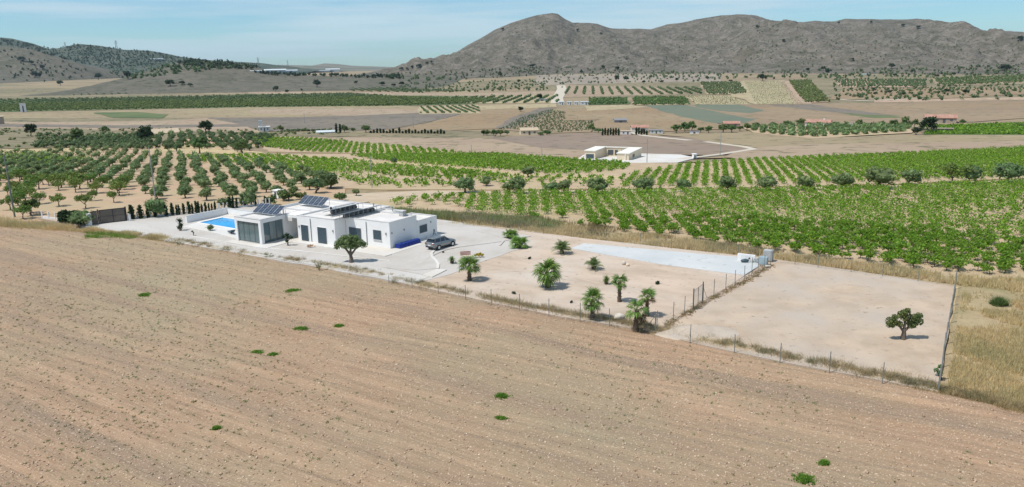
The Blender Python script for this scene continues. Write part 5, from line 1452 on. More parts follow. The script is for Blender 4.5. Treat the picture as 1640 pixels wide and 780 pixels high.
for i, (x, y, z) in enumerate([(-.5, 0, 0), (0, .05, 0), (.5, 0, 0), (-.2, .02, .22), (.3, 0, .22), (.05, 0, .44)]): MB().box(x - .22, x + .22, y - .14, y + .14, z, z + .2).build('block', 'block', t)
t = yard_box('wrapped_pallet', 1222, 424, 0, 0, 0, '', 'pallet stack wrapped in blue grey film at the slab corner fence', 'pallet')
MB().box(-.5, .5, -.4, .4, .14, 1.0).build('load', 'bluegrey', t)
for k in range(3): MB().box(-.52, .52, -.4 + k * .35, -.3 + k * .35, 0, .13).build('pallet_board', 'oldwall', t)
t = yard_box('wrapped_pallet', 1230, 417, 0, 0, 0, '', 'taller pallet stack wrapped in grey film right in the fence corner', 'pallet')
MB().box(-.55, .55, -.45, .45, .14, 1.35).build('load', 'block', t)
for k in range(3): MB().box(-.57, .57, -.45 + k * .38, -.33 + k * .38, 0, .13).build('pallet_board', 'oldwall', t)

# carob tree on the bare plot
clumps_thing('carob_tree', 1446, 543, 'single rounded tree with several separate leaf pads on the bare sandy plot', 'tree',
    [(-20, 27, 7), (-12, 25, 6), (-14, 33, 5), (0, 38, 7), (-1, 32, 6), (5, 27, 6), (14, 31, 7), (19, 26, 6.5), (10, 21, 6), (20, 34, 5), (-6, 22, 5), (-22, 21, 4), (3, 42, 4), (-16, 21, 5), (14, 21, 5), (-6, 38, 5)], 'bush',
    [(0, 0, 0, 16, 3), (0, 12, -14, 26, 1.5), (0, 12, 14, 26, 1.5), (0, 12, 0, 34, 1.5)], 2600, .085, zb=Z0 - .02, core=.5)
clumps_thing('creeper', 1503, 601, 'green creeper climbing the right boundary fence near its front post', 'creeper', [(-4, 8, 4), (0, 4, 4), (1, 13, 3.5), (2, -6, 4), (2, -12, 3)], 'bush', [(0, 0, 0, 8, .5)], 260, .07, zb=Z0)

# ------------------------------------------------------------------ fences
def fence(name, label, pts, hts, post_m='greenpost', r=.035, step_subdiv=None, wires=True, z=Z0 - .05, cat='fence', net=None, brace=()):
    P = [Gp(px, py, z) for px, py in pts]
    t = thing(name, label, cat, P[0])
    o = P[0]
    for i, p in enumerate(P):
        h = hts if not hasattr(hts, '__len__') else hts[i]
        q = p - o; lean = Vector((random.uniform(-.03, .03), random.uniform(-.03, .03), 0))
        MB().tube([q + Vector((0, 0, -.3)), q + lean + Vector((0, 0, h))], r, 7).build('post', post_m, t)
        if i in brace: MB().tube([q + Vector((0, 0, h * .8)), q + (P[i - 1] - p).normalized() * 1.0], r * .7, 5).build('brace', post_m, t)
    mb = MB()
    for i in range(len(P) - 1):
        a, b = P[i] - o, P[i + 1] - o; L_ = (b - a).length; d = (b - a) / L_; h = hts if not hasattr(hts, '__len__') else min(hts[i], hts[i + 1])
        up = Vector((0, 0, 1)); wv = .004
        if wires:
            for k in range(5):
                zz = .08 + (h - .12) * k / 4
                mb.tube([a + up * zz, b + up * zz], wv, 3, False)
            n = int(L_ / .3)
            for k in range(n):
                for s in (-1, 1):
                    x0 = L_ * (k + .5) / n; x1 = x0 + s * (h - .1)
                    za, zb = .08, h - .04
                    if x1 < 0: zb = za + (zb - za) * x0 / (x0 - x1); x1 = 0
                    if x1 > L_: zb = za + (zb - za) * (L_ - x0) / (x1 - x0); x1 = L_
                    mb.tube([a + d * x0 + up * za, a + d * x1 + up * zb], .003, 3, False)
        if net:
            MB().add([a + Vector((0, 0, .05)), b + Vector((0, 0, .05)), b + Vector((0, 0, h - .05)), a + Vector((0, 0, h - .05))], [(0, 1, 2, 3)]).build('shade_net', net, t)
    if wires: o_ = mb.build('wire_mesh', 'galv', t); o_['kind'] = 'stuff'
    return t
fence('wire_fence', 'long wire mesh fence with thin grey posts between the tilled field and the villa plot',
      [(623, 453), (660, 461), (702, 470), (746, 479), (787, 489), (832, 498), (879, 507), (929, 515), (976, 521), (1018, 527), (1049, 531)], [.9, 1.2, 1.35, 1.6, 1.8, 1.85, 1.9, 1.95, 1.7, 1.6, 2.0], brace=(10,))
fence('wire_fence', 'wire mesh fence along the front of the bare plot beside the tilled field',
      [(1050, 534), (1105, 549), (1176, 565), (1249, 581), (1328, 597), (1413, 614), (1502, 626)], [1.8, 1.75, 1.7, 1.75, 1.85, 1.75, 2.0], z=Z0 - .08)
fence('wire_fence', 'wire mesh fence dividing the palm plot from the bare plot, in front of the gate', [(1052, 528), (1078, 513), (1096, 503), (1110, 496)], 1.9)
fence('wire_fence', 'wire mesh fence dividing the two plots from the gate back to the pale slab',
      [(1126, 483), (1143, 474), (1162, 465), (1177, 458), (1192, 450), (1203.5, 443), (1214, 436), (1224, 430), (1234, 424)], [1.9, 1.9, 1.9, 1.85, 1.85, 2.3, 1.7, 1.7, 1.8], brace=(0,))
fence('wire_fence', 'wire mesh fence behind the bare plot along the dry verge', [(1236, 420), (1273, 424), (1310, 429), (1363, 436), (1413, 443), (1470, 451), (1529, 459)], 1.6, z=Z0 - .08)
fence('wire_fence', 'wire mesh fence behind the villa plot along the vineyard verge',
      [(742, 360), (790, 365), (830, 370), (870, 375), (915, 380), (970, 386), (1025, 392), (1075, 398), (1130, 404), (1182, 410), (1234, 415)], 1.6)
fence('wire_fence', 'grey steel wire fence seen end-on along the right boundary of the bare plot',
      [(1503, 626), (1506, 604), (1509, 583), (1512, 564), (1515, 546), (1518, 529), (1520.5, 513), (1523, 499), (1525.5, 485), (1528, 472), (1530, 459)], 1.8, 'galv', .05, z=Z0 - .08)
# small gate in the dividing fence
a, b = Gp(1110, 496, Z0), Gp(1125, 484, Z0)
t = thing('mesh_gate', 'tall double-leaf metal mesh gate in the fence between the two plots', 'gate', a, math.atan2((b - a).y, (b - a).x)); L_ = (b - a).length
for x in (0, L_): MB().tube([(x, 0, -.2), (x, 0, 2.25)], .06, 8).build('post', 'frame', t)
for k in (0, 1):
    x0, x1 = .09 + k * (L_ / 2 - .04), L_ / 2 - .02 + k * (L_ / 2 - .07)
    lf = MB().tube([(x0, 0, .1), (x0, 0, 2.0), (x1, 0, 2.0), (x1, 0, .1), (x0, 0, .1)], .025, 5, False).build('leaf', 'frame', t)
    mb = MB()
    for q in range(1, 12): mb.tube([(x0 + (x1 - x0) * q / 12, 0, .1), (x0 + (x1 - x0) * q / 12, 0, 2.0)], .005, 3, False)
    for q in range(1, 10): mb.tube([(x0, 0, .1 + 1.9 * q / 10), (x1, 0, .1 + 1.9 * q / 10)], .005, 3, False)
    mb.build('mesh_infill', 'galv', lf)['kind'] = 'stuff'

# entrance gate at the left
a, b = Gp(160, 359, Z0), Gp(204, 354, Z0); L_ = (b - a).length
t = thing('sliding_gate', 'wide dark framed sliding gate with brown mesh panels at the driveway entrance', 'gate', a, math.atan2((b - a).y, (b - a).x))
mp_ = (a - CAM).length / F_PX; GH = 20 * mp_
for x, w in ((0, .16), (L_, .2)): MB().box(x - w, x + w * .2, -.12, .12, -.1, GH + .12).build('post', 'dark', t)
for x in (.06, L_ * .5, L_ - .26): MB().box(x, x + .09, -.03, .03, .08, GH - .05).build('upright', 'dark', t)
MB().box(.15, L_ - .26, -.035, .035, .04, .14).build('bottom_rail', 'dark', t); MB().box(.15, L_ - .26, -.035, .035, GH - .12, GH).build('top_rail', 'dark', t)
for x0, x1 in ((.15, L_ * .5), (L_ * .5 + .09, L_ - .26)):
    n = int((x1 - x0) / .1)
    p = MB(); p.box(x0, x1, .0, .012, .14, GH - .13); p.build('mesh_panel', 'gatepanel', t)
    MB().box(x0, x1, -.02, .0, GH * .5, GH * .5 + .05).build('middle_rail', 'dark', t)
a0 = Gp(147, 361, Z0)
t = thing('pedestrian_gate', 'narrow brown mesh side gate between white pillar and sliding gate', 'gate', a0, math.atan2((a - a0).y, (a - a0).x)); L2 = (a - a0).length
MB().box(.05, L2 - .2, 0, .02, .1, GH - .15).build('mesh_panel', 'gatepanel', t)
MB().box(.05, L2 - .2, -.03, 0, .04, .12).build('rail', 'dark', t); MB().box(.05, L2 - .2, -.03, 0, GH - .15, GH - .06).build('rail', 'dark', t)
g = Gp(143, 361.5, Z0); t = thing('gate_pillar', 'thick white rendered pillar at the left of the entrance gate', 'pillar', g, VR)
MB().box(-.55, .5, -.25, .25, -.2, GH * .82).build('shaft', 'white', t); MB().box(-.6, .55, -.3, .3, GH * .82, GH * .82 + .08).build('cap', 'coping', t)
g = Gp(207, 353.5, Z0); t = thing('gate_pillar', 'short white pillar at the right end of the sliding gate', 'pillar', g, VR)
MB().box(-.1, .35, -.15, .15, -.2, 1.1).build('shaft', 'white', t); MB().box(-.14, .39, -.19, .19, 1.1, 1.16).build('cap', 'coping', t)
# white post fence with cypresses, beside the drive
def white_fence(label, p0, p1, n, h):
    a, b = Gp(*p0, Z0), Gp(*p1, Z0); d = b - a
    t = thing('white_fence', label, 'fence', a, math.atan2(d.y, d.x)); L_ = d.length
    for i in range(n): MB().box(L_ * i / (n - 1) - .09, L_ * i / (n - 1) + .09, -.09, .09, -1.2, h).build('post', 'white', t)
    MB().box(.1, L_ - .1, -.05, .05, -1.2, .25).build('plinth', 'white', t)
white_fence('row of short white fence posts with cypresses between gate and pool', (209, 351), (350, 336), 28, 1.15)
white_fence('row of short white fence posts behind the pool wall to the villa', (352, 335.5), (432, 327), 14, 1.15)
white_fence('row of white fence posts left of the entrance pillar by the dark hedge', (68, 348), (134, 357.5), 7, 1.15)
cyl = [(212, 353, 20, 1.3), (226, 352, 19, 1.2), (238, 350.5, 16, 1), (249, 349, 15, 1), (267, 347.5, 16, 1), (277, 347, 18, .9), (284, 346, 15, .7), (287.5, 346, 15, .7), (295, 345, 16, .9), (304, 344.5, 18, 1), (309, 344, 15, .7),
       (315, 343.5, 18, .8), (319, 343, 17, .8), (324, 342, 13, .7), (330, 341.5, 15, .8), (335.5, 341, 13, .7), (340, 340, 12, .7), (345, 339.5, 14, .8), (369, 336, 18, 1.1), (374, 335.5, 17, .8), (380, 334.5, 15, .8), (390, 333, 15, .9), (409, 331, 16, 1), (425, 329, 13, .9)]
for i, (px, py, h, w) in enumerate(cyl):
    g = Gp(px, py, Z0 - .2); s = (g - CAM).length / F_PX
    lab = ('thick cypress next to the right end of the sliding gate' if i == 0 else 'rightmost cypress of the row, beside the villa solar panels' if i == len(cyl) - 1 else 'slim dark cypress by the white fence posts, %s from the gate' % nth(i))
    plant('cypress_tree', g, h * s / 2.0, lab, 'cypress', 'cypresses beside the white fence posts', wide=w * 1.05)
for i, (px, h) in enumerate([(98, 15), (103, 17), (108, 18), (114, 17), (120, 18), (126, 19), (131, 17)]):
    g = Gp(px, 358 + i * .6, Z0 - .2); s = (g - CAM).length / F_PX
    plant('cypress_tree', g, h * s / 2.0, 'dark cypress in the hedge left of the entrance pillar, %s from the left' % nth(i), 'cypress', 'cypresses in the hedge left of the entrance', wide=1.7)
plant('olive_tree', Gp(134, 361, Z0), 1.15, 'olive tree spreading over the hedge beside the entrance pillar', 'olive tree', wide=1.2)
# white shed behind the solar panels
t = thing('shed', 'small white flat-roofed shed among the trees behind the villa solar panels', 'shed', G(446, 318) + Vector((0, 0, .2)), VR)
MB().box(-.8, .8, -.7, .7, 0, 1.5).build('wall', 'white', t); MB().box(-.95, .95, -.85, .85, 1.5, 1.6).build('roof', 'white', t); MB().box(-.25, .25, -.73, -.7, 0, 1.25).build('door', 'shutter', t)
plant('shrub', G(462, 322) + Vector((0, 0, .2)), 1.7, 'rounded yellow green shrub right of the small white shed', 'shrub', wide=1.3)
plant('shrub', G(395, 333) + Vector((0, 0, .2)), 1.4, 'grey green shrub left of the first solar array', 'shrub')
plant('shrub', G(433, 330) + Vector((0, 0, .2)), 1.5, 'grey green shrub behind the first solar array', 'shrub')
plant('shrub', G(545, 322) + Vector((0, 0, .2)), 1.3, 'yellow green shrub right of the second solar array', 'shrub')

# ------------------------------------------------------------------ poles
def pole(px, py, hpx, label, arm=0, lean=0.0, m='pole', r=.13, zoff=.1):
    g = G(px, py) + Vector((0, 0, zoff)); h = hpx * (g - CAM).length / F_PX
    t = thing('power_pole', label, 'power pole', g, 0, 'power poles across the farmland')
    MB().tube([(0, 0, -.3), (lean * h, 0, h)], [r, r * .65], 8).build('shaft', m, t)
    MB().tube([(lean * h * .92, 0, h * .93), (lean * h * .92 + .35, 0, h * .93 + .1)], .05, 5).build('insulator', 'galv', t)
    if arm: MB().box(lean * h - arm, lean * h + arm, -.05, .05, h * .96, h * .96 + .1).build('crossarm', m, t)
    return t
pole(24, 349, 84, 'tall grey pole at the far left rising from the dry grass', lean=-.0, m='greenpost', r=.16)
pole(250, 328, 82, 'tall slender pole in the olive grove behind the entrance fence')
pole(596, 303, 52, 'thin pole among the vine terraces behind the villa', r=.1)
pole(868, 262, 26, 'thin pole at the left of the cream house across the brown field', r=.12)
pole(1036, 262, 38, 'slim pole standing right in front of the cream house yard', r=.13)
pole(1153, 250, 38, 'slim pole beside the bend of the pale farm track', r=.13)
pole(755, 246, 14, 'thin short pole in front of the vineyard strip', r=.14)
pole(488, 198, 16, 'faint distant pole in the grey stubble field', r=.2)
pole(925, 195 + 12, 20, 'faint distant pole by the row orchard', r=.2)
pole(662, 205, 22, 'distant pole above the low cypress row', r=.2)
def pylon(px, py, hpx, label):
    g = G(px, py); d = (g - CAM).length; h = hpx * d / F_PX
    t = thing('pylon', label, 'pylon', g, .4, 'pylons on the skyline'); b = h * .12
    for sx, sy in ((-1, -1), (1, -1), (1, 1), (-1, 1)): MB().tube([(sx * b, sy * b, 0), (sx * b * .25, sy * b * .25, h * .7), (0, 0, h)], h * .016, 4).build('leg', 'pole', t)
    mb = MB()
    for k in range(6):
        z0, z1 = h * .7 * k / 6, h * .7 * (k + 1) / 6; w0, w1 = b * (1 - .75 * k / 6), b * (1 - .75 * (k + 1) / 6)
        mb.tube([(-w0, -w0, z0), (w1, -w1, z1)], h * .007, 3).tube([(w0, w0, z0), (-w1, w1, z1)], h * .007, 3)
    mb.build('bracing', 'pole', t)['kind'] = 'stuff'
    for z in (.68, .8, .9): MB().tube([(-h * .16, 0, h * z), (h * .16, 0, h * z)], h * .012, 4).build('crossarm', 'pole', t)
for px, py, h, lab in [(105, 78, 9, 'faint lattice pylon in the saddle between the left hills'), (187, 80, 13, 'tall lattice pylon on the dark wooded hill'), (258, 84, 11, 'lattice pylon on the right slope of the wooded hill'),
    (249, 82, 5, 'short distant pylon left of the one on the right slope'), (371, 98, 14, 'lattice pylon on the skyline at the end of the wooded hill'), (414, 106, 13, 'faint pylon on the skyline above the white greenhouses'),
    (461, 106, 9, 'small faint pylon at the right of the white greenhouses')]: pylon(px, py, h, lab)

# ------------------------------------------------------------------ the cream house across the vineyard
A_, B_, C_ = G(941, 254.5), G(953, 255.8), G(969, 251.6)
yaw = math.atan2((C_ - B_).y, (C_ - B_).x) - math.pi / 2
ch = thing('cream_house', 'flat-roofed modern cream house with a dark garage door on white paving beyond the vineyard', 'house', B_ + Vector((0, 0, .25)), yaw)
inv = ch.matrix_basis.inverted()
def loc_of(px, py):
    v = inv @ (G(px, py)); return v.x, v.y
bl = loc_of(1022, 252.5); fr_ = loc_of(1006, 258.5); fl = loc_of(988, 258); bb_ = loc_of(969, 251.6)
print('cream', loc_of(941, 254.5), bb_, fl, fr_, bl)
HH = 12.0 * mpp(953, 256)
w_l = loc_of(941, 254.5)[0]; dp = bb_[1]; xr = fr_[0]
def cbox(n, m, x0, x1, y0, y1, z0, z1): return MB().box(x0, x1, y0, y1, z0, z1).build(n, m, ch)
yf = fl[1]
cbox('wall', 'cream', w_l, 0, 0, dp + .8, -1, HH); cbox('wall', 'cream', 0.01, fl[0] - .01, dp, dp + .8, -1, HH - .02)
cbox('wall', 'cream', fl[0], xr, yf, dp + .81, -1, HH - .01)
cbox('roof', 'creamshade', w_l - .2, .2, -.2, dp + 1.0, HH, HH + .25); cbox('roof', 'creamshade', .21, fl[0] - .21, dp - .2, dp + 1.0, HH, HH + .23); cbox('roof', 'creamshade', fl[0] - .2, xr + .2, yf - .2, dp + 1.0, HH, HH + .24)
cbox('garage_door', 'shutter', w_l * .86, w_l * .12, -.06, -.01, 0, HH * .62)
for x0, x1, z0, z1 in ((.12, .34, .0, .7), (.40, .52, .0, .7), (.66, .84, .25, .72)):
    w_ = fl[0]; cbox('window', 'frame', w_ * x0, w_ * x1, dp - .08, dp - .01, HH * z0, HH * z1)
cbox('window', 'frame', xr + .01, xr + .07, yf + (dp - yf) * .3, yf + (dp - yf) * .45, HH * .3, HH * .7)
cbox('porch_shade', 'frame', fl[0] - .07, fl[0] - .01, yf + (dp - yf) * .5, dp - .5, HH * .1, HH * .66)
cbox('pillar', 'creamshade', xr - 1.2, xr - .9, yf - .25, yf - .05, 0, HH)
g = G(1112, 255); t = thing('kiosk', 'tiny white booth with a grey door at the right end of the cream house paving', 'booth', g + Vector((0, 0, .2)), .1)
s_ = mpp(1112, 255); MB().box(-2.5 * s_, 2.5 * s_, -.8, .8, 0, 7 * s_).build('wall', 'white', t); MB().box(-2 * s_, .3 * s_, -.86, -.81, 0, 5 * s_).build('door', 'greyroof', t); MB().box(-3 * s_, 3 * s_, -1, 1, 7 * s_, 7.6 * s_).build('roof', 'white', t)

# ------------------------------------------------------------------ far farm buildings
def farmhouse(name, px, py, w, h, label, wall='white', roof='tile', yaw=0.0, dw=.7, gable=.35, nwin=2, cat='farmhouse', tower=None, chimney=False):
    g = G(px, py); s = (g - CAM).length / F_PX; W, H_ = w * s, h * s; D = W * dw
    t = thing(name, label, cat, g, yaw - math.atan2(g.x, g.y))
    hw = H_ * (1 - gable)
    MB().box(-W / 2, W / 2, 0, D, -1.5, hw).build('wall', wall, t)
    e = W * .03
    if gable > .02:
        mb = MB(); V = [(-W/2 - e, -e, hw), (W/2 + e, -e, hw), (W/2 + e, D/2, H_), (-W/2 - e, D/2, H_), (-W/2 - e, D + e, hw), (W/2 + e, D + e, hw)]
        V += [(x, y, z - .25) for x, y, z in V]
        mb.add(V, [(0, 1, 2, 3), (3, 2, 5, 4), (7, 6, 9, 8), (8, 9, 10, 11), (0, 6, 7, 1), (4, 5, 11, 10), (0, 3, 9, 6), (3, 4, 10, 9), (1, 7, 8, 2), (2, 8, 11, 5)])
        rf = mb.build('roof', roof, t)
        if chimney: MB().box(W * .2, W * .26, D * .4, D * .5, H_ * .85, H_ * 1.12).build('chimney', 'white', rf)
    else: MB().box(-W / 2 - e, W / 2 + e, -e, D + e, hw, hw + .3).build('roof', roof, t)
    for i in range(nwin):
        x = -W / 2 + W * (i + .7) / (nwin + .4); q = W * .35 / (nwin + 1)
        if i == nwin // 2: MB().box(x - q * .6, x + q * .6, -.08, -.01, 0, hw * .75).build('door', 'frame', t)
        else: MB().box(x - q * .6, x + q * .6, -.08, -.01, hw * .4, hw * .72).build('window', 'frame', t)
    if tower:
        tw, th = tower[1] * s, tower[2] * s; x = tower[0] * s
        MB().box(x - tw / 2, x + tw / 2, .3, .3 + tw, hw, th).build('tower', wall, t)
    return t
farmhouse('farmhouse', 848, 216, 28, 11, 'pale farmhouse with a long tan tiled roof between bright trees in mid valley', 'cream', 'tantile', .1, nwin=3, chimney=True)
farmhouse('farmhouse', 1309, 203, 34, 10, 'white farmhouse with a red tiled roof among the trees at the right', 'white', 'tile', -.1, nwin=4, chimney=True)
farmhouse('farmhouse', 1506, 197, 38, 11, 'broad red-roofed farmhouse with tan walls near the right edge', 'oldwall', 'tile', .05, nwin=4)
farmhouse('outbuilding', 1365, 203, 20, 4, 'low white shed right of the red-roofed white farmhouse', 'white', 'greyroof', 0, gable=.1, nwin=2, cat='outbuilding')
farmhouse('outbuilding', 994, 197, 19, 7, 'grey hip-roofed barn standing alone in the rust coloured field', 'greyroof', 'greyroof', .1, nwin=1, cat='barn')
farmhouse('outbuilding', 1002, 216, 16, 7, 'bright white walled farm building between two cypress clumps', 'white', 'tantile', 0, gable=.1, nwin=2, cat='farm building')
farmhouse('outbuilding', 1025, 211, 26, 10, 'pale pinkish farmhouse behind the cypress clump', 'creamshade', 'tile', .1, nwin=2, cat='farm building')
farmhouse('outbuilding', 1051, 214, 20, 6, 'white and dark parked containers right of the cypress clump', 'greenhouse', 'greyroof', 0, gable=.1, nwin=3, cat='containers')
farmhouse('outbuilding', 1112, 214, 14, 4, 'small white building before the big trees in mid valley', 'white', 'greyroof', 0, gable=.1, nwin=1, cat='farm building')
farmhouse('outbuilding', 1172, 204, 24, 9, 'salmon coloured farmhouse half hidden by dark trees', 'oldwall', 'tile', .1, nwin=2, cat='farmhouse')
farmhouse('chapel', 424, 211, 16, 8, 'small white ruined farmhouse with a tower at its left end', 'greenhouse', 'white', 0, gable=.05, nwin=3, cat='ruin', tower=(-5, 5, 17))
farmhouse('greenhouse', 523, 214, 29, 5, 'long low pale greenhouse left of the dark cypresses', 'greenhouse', 'greenhouse', 0, gable=.5, nwin=0, cat='greenhouse', dw=.3)
farmhouse('outbuilding', 265, 215, 38, 7, 'wide tan-roofed shed at the far edge of the grove', 'oldwall', 'tantile', .1, gable=.75, nwin=0, cat='shed', dw=1.0)
farmhouse('outbuilding', 38, 180, 7, 12, 'narrow white tower house alone in the field at the far left', 'white', 'greyroof', 0, gable=.05, nwin=1, cat='tower house')
farmhouse('outbuilding', 1, 199, 9, 11, 'brown stone hut cut off by the left edge', 'oldwall', 'tantile', 0, gable=.1, nwin=0, cat='hut')
farmhouse('outbuilding', 1500, 213, 38, 7, 'long ruined stone wall building under the big tree at the right', 'oldwall', 'oldwall', .1, gable=.05, nwin=0, cat='ruin', dw=.2)
for i, (px, w) in enumerate([(899, 9), (912, 8), (923, 7), (936, 13)]):
    farmhouse('outbuilding', px, 168, w, 5.5, ['pale hut, leftmost of the row beside the white track', 'pale hut, second of the row beside the white track', 'small pale hut, third of the row beside the white track', 'longest pale hut at the right end of the row beside the white track'][i],
              'greenhouse', 'greenhouse', 0, gable=.1, nwin=2, cat='hut')
farmhouse('outbuilding', 868, 162, 18, 3.5, 'low pale building beside the dark tree left of the white track', 'greenhouse', 'greyroof', 0, gable=.1, nwin=1, cat='farm building')
for i, (px, py, w, h, lab) in enumerate([(412, 115.5, 22, 2.5, 'white plastic greenhouses at the left end of the distant cluster'), (441, 117, 30, 6, 'tallest white greenhouse block in the middle of the distant cluster'), (464, 116, 22, 4, 'white greenhouse block right of the tallest one in the distance'),
    (512, 114.5, 30, 2, 'thin long white greenhouse on the distant plateau slope'), (533, 114.5, 20, 4.5, 'cream coloured greenhouse block at the right end of the distant cluster'), (250, 96, 18, 2, 'pale terrace building on the wooded slope'), (1385, 120, 12, 1.6, 'tiny white roof at the foot of the mountain on the right')]):
    farmhouse('greenhouse', px, py, w, h, lab, 'greenhouse', 'greenhouse', 0, gable=.3, nwin=0, cat='greenhouse', dw=.3)

# ------------------------------------------------------------------ valley trees, one by one
FT = 'trees around the valley farms'
def vt(kind, L_, label, cat='tree', group=FT, wide=1.0):
    nat = {'broad_tree': (5.2, 5.0), 'pine_tree': (4.8, 5.0), 'cypress_tree': (.75, 2.45), 'dense_olive_tree': (3.2, 2.6)}[kind]
    for k_, e in enumerate(sorted(L_)):
        px, py, w, h = e[:4]; lab = e[4] if len(e) > 4 else label + ', %s from the left' % nth(k_)
        g = G(px, py); s = (g - CAM).length / F_PX
        hh = h * s / nat[1]; plant(kind, g, hh, lab, cat, group if len(e) < 5 else None, wide=(w * s / nat[0]) / hh)
vt('broad_tree', [(780, 218, 13, 9), (791, 218, 12, 10), (802, 218, 14, 11), (812, 217, 10, 9), (876, 217, 16, 8), (866, 218, 12, 6)], 'bright green tree beside the tan-roofed farmhouse')
vt('broad_tree', [(948, 212, 12, 14, 'tall green tree left of the cypress clump beside the pink-roofed farm'), (958, 213, 14, 8, 'low spreading tree left of the cypress clump')], '')
vt('cypress_tree', [(965 + i * 4.3, 218 - (i % 2), 4.5, 13 + (i * 5) % 5) for i in range(7)], 'tall cypress in the clump left of the white farm building', 'cypress', 'cypresses left of the white farm building')
vt('cypress_tree', [(1019 + i * 4.2, 217 - (i % 2), 4.5, 14 - i * 1.2) for i in range(5)], 'cypress in the clump right of the white farm building', 'cypress', 'cypresses right of the white farm building')
vt('broad_tree', [(1083, 213, 18, 12), (1097, 212, 18, 15), (1108, 211, 16, 17), (1122, 212, 12, 9), (1135, 213, 14, 10), (1158, 212, 16, 12), (1172, 212, 18, 12), (1185, 210, 12, 9), (1196, 209, 12, 10), (1211, 205, 13, 8),
    (1240, 205, 14, 9), (1262, 205, 18, 12), (1282, 204, 16, 12), (1338, 203, 14, 7), (1376, 203, 11, 11)], 'dark green tree in the belt between the valley farms')
vt('broad_tree', [(1431, 205, 14, 13), (1450, 204, 13, 14), (1464, 204, 12, 11)], 'green tree left of the broad red-roofed farmhouse')
vt('pine_tree', [(1485, 215, 24, 24, 'largest dark tree of the right-hand farm, taller than the roofs'), (1467, 216, 15, 10, 'low round tree at the foot of the largest dark tree on the right')], '')
vt('broad_tree', [(1542, 200, 10, 8, 'small round tree right of the broad red-roofed farmhouse'), (1629, 205, 16, 6, 'flat dark tree at the right edge of the green vineyard block')], '')
vt('cypress_tree', [(539, 214, 5, 17, 'taller cypress of the pair right of the long greenhouse'), (545, 214, 5, 16, 'shorter cypress of the pair right of the long greenhouse')], '')
vt('broad_tree', [(552, 213, 14, 12, 'grey green tree touching the cypress pair'), (566, 212, 8, 8, 'small yellowish tree left of the low cypress row'), (586, 213, 17, 13, 'dark round tree at the left end of the low cypress row'),
    (450, 211, 11, 9, 'single dark green tree right of the white ruin')], '')
vt('cypress_tree', [(594 + i * 5.1, 214 + .05 * i, 5, 5 + (i * 7 % 5) + (3 if i in (9, 3) else 0)) for i in range(24)], 'small cypress in the long low row in mid valley', 'cypress', 'cypresses in the long low row')
vt('dense_olive_tree', [(462 + i * 8, 211, 9, 5) for i in range(9)], 'olive bush in the row between white ruin and greenhouse', 'olive tree', 'olive bushes between ruin and greenhouse')
vt('pine_tree', [(774, 218, 8, 10, 'dark small pine at the left of the bright farmhouse trees'), (864, 161, 10, 11, 'dark round tree beside the low pale building by the white track'), (834, 179, 11, 8, 'dark round tree alone on the straw strip'),
    (1221, 130, 14, 10, 'large dark tree at the head of the yellow terraced vineyard'), (801, 124, 9, 9, 'dark pine at the left foot of the mountain'), (831, 133, 6, 5, 'small dark tree below the pine at the mountain foot'),
    (988, 131, 8, 10, 'dark tree on the pale rocky terrace, left of two'), (1003, 130, 8, 7, 'dark tree on the pale rocky terrace, right of two'), (931, 119, 6, 7, 'green tree at the foot of the mountain below the saddle'),
    (966, 111, 7, 6, 'dark tree on the green lower slope, left of two'), (989, 113, 7, 7, 'dark tree on the green lower slope, right of two')], '')
HT_ = 'lone dark trees on the mountain foot and hills'
vt('pine_tree', [(643, 113, 7, 5), (652, 112, 5, 4), (660, 110, 5, 5), (671, 109, 9, 6), (684, 104, 6, 5), (691, 102, 5, 5), (853, 108, 12, 5), (1293, 115, 6, 6), (1318, 113, 7, 6), (1325, 120, 7, 9), (1428, 110, 11, 7), (1460, 117, 5, 4), (1610, 113, 15, 8),
    (1433, 123, 6, 4), (1500, 124, 7, 4), (1527, 121, 6, 4), (1425, 150, 9, 5), (1448, 153, 7, 5), (1515, 149, 8, 6), (1546, 151, 10, 6), (1398, 146, 5, 5), (1401, 152, 5, 4), (158, 128, 10, 9), (205, 127, 10, 11), (273, 138, 14, 9), (292, 136, 12, 6), (305, 139, 8, 5),
    (97, 137, 8, 7), (56, 124, 8, 8), (64, 125, 8, 7), (68, 111, 8, 6), (36, 98, 9, 6), (50, 103, 8, 5), (442, 147, 9, 8), (508, 140, 14, 11), (460, 149, 7, 5), (483, 146, 5, 4), (570, 135, 6, 5), (612, 137, 10, 6), (630, 139, 8, 5), (643, 137, 9, 6), (640, 128, 5, 5), (1134, 128, 6, 5), (1170, 132, 6, 4),
    (1084, 130, 6, 5), (1031, 134, 6, 5), (1060, 133, 7, 4), (1366, 97, 6, 4), (1343, 38, 4, 3), (1395, 38, 5, 4), (1446, 43, 6, 4), (1470, 46, 6, 4), (1255, 67, 5, 4), (1633, 66, 8, 7), (805, 49, 6, 4), (925, 50, 6, 4), (963, 56, 7, 4), (1213, 45, 6, 4)],
   'lone dark pine on the hills and lower slopes', 'tree', HT_)
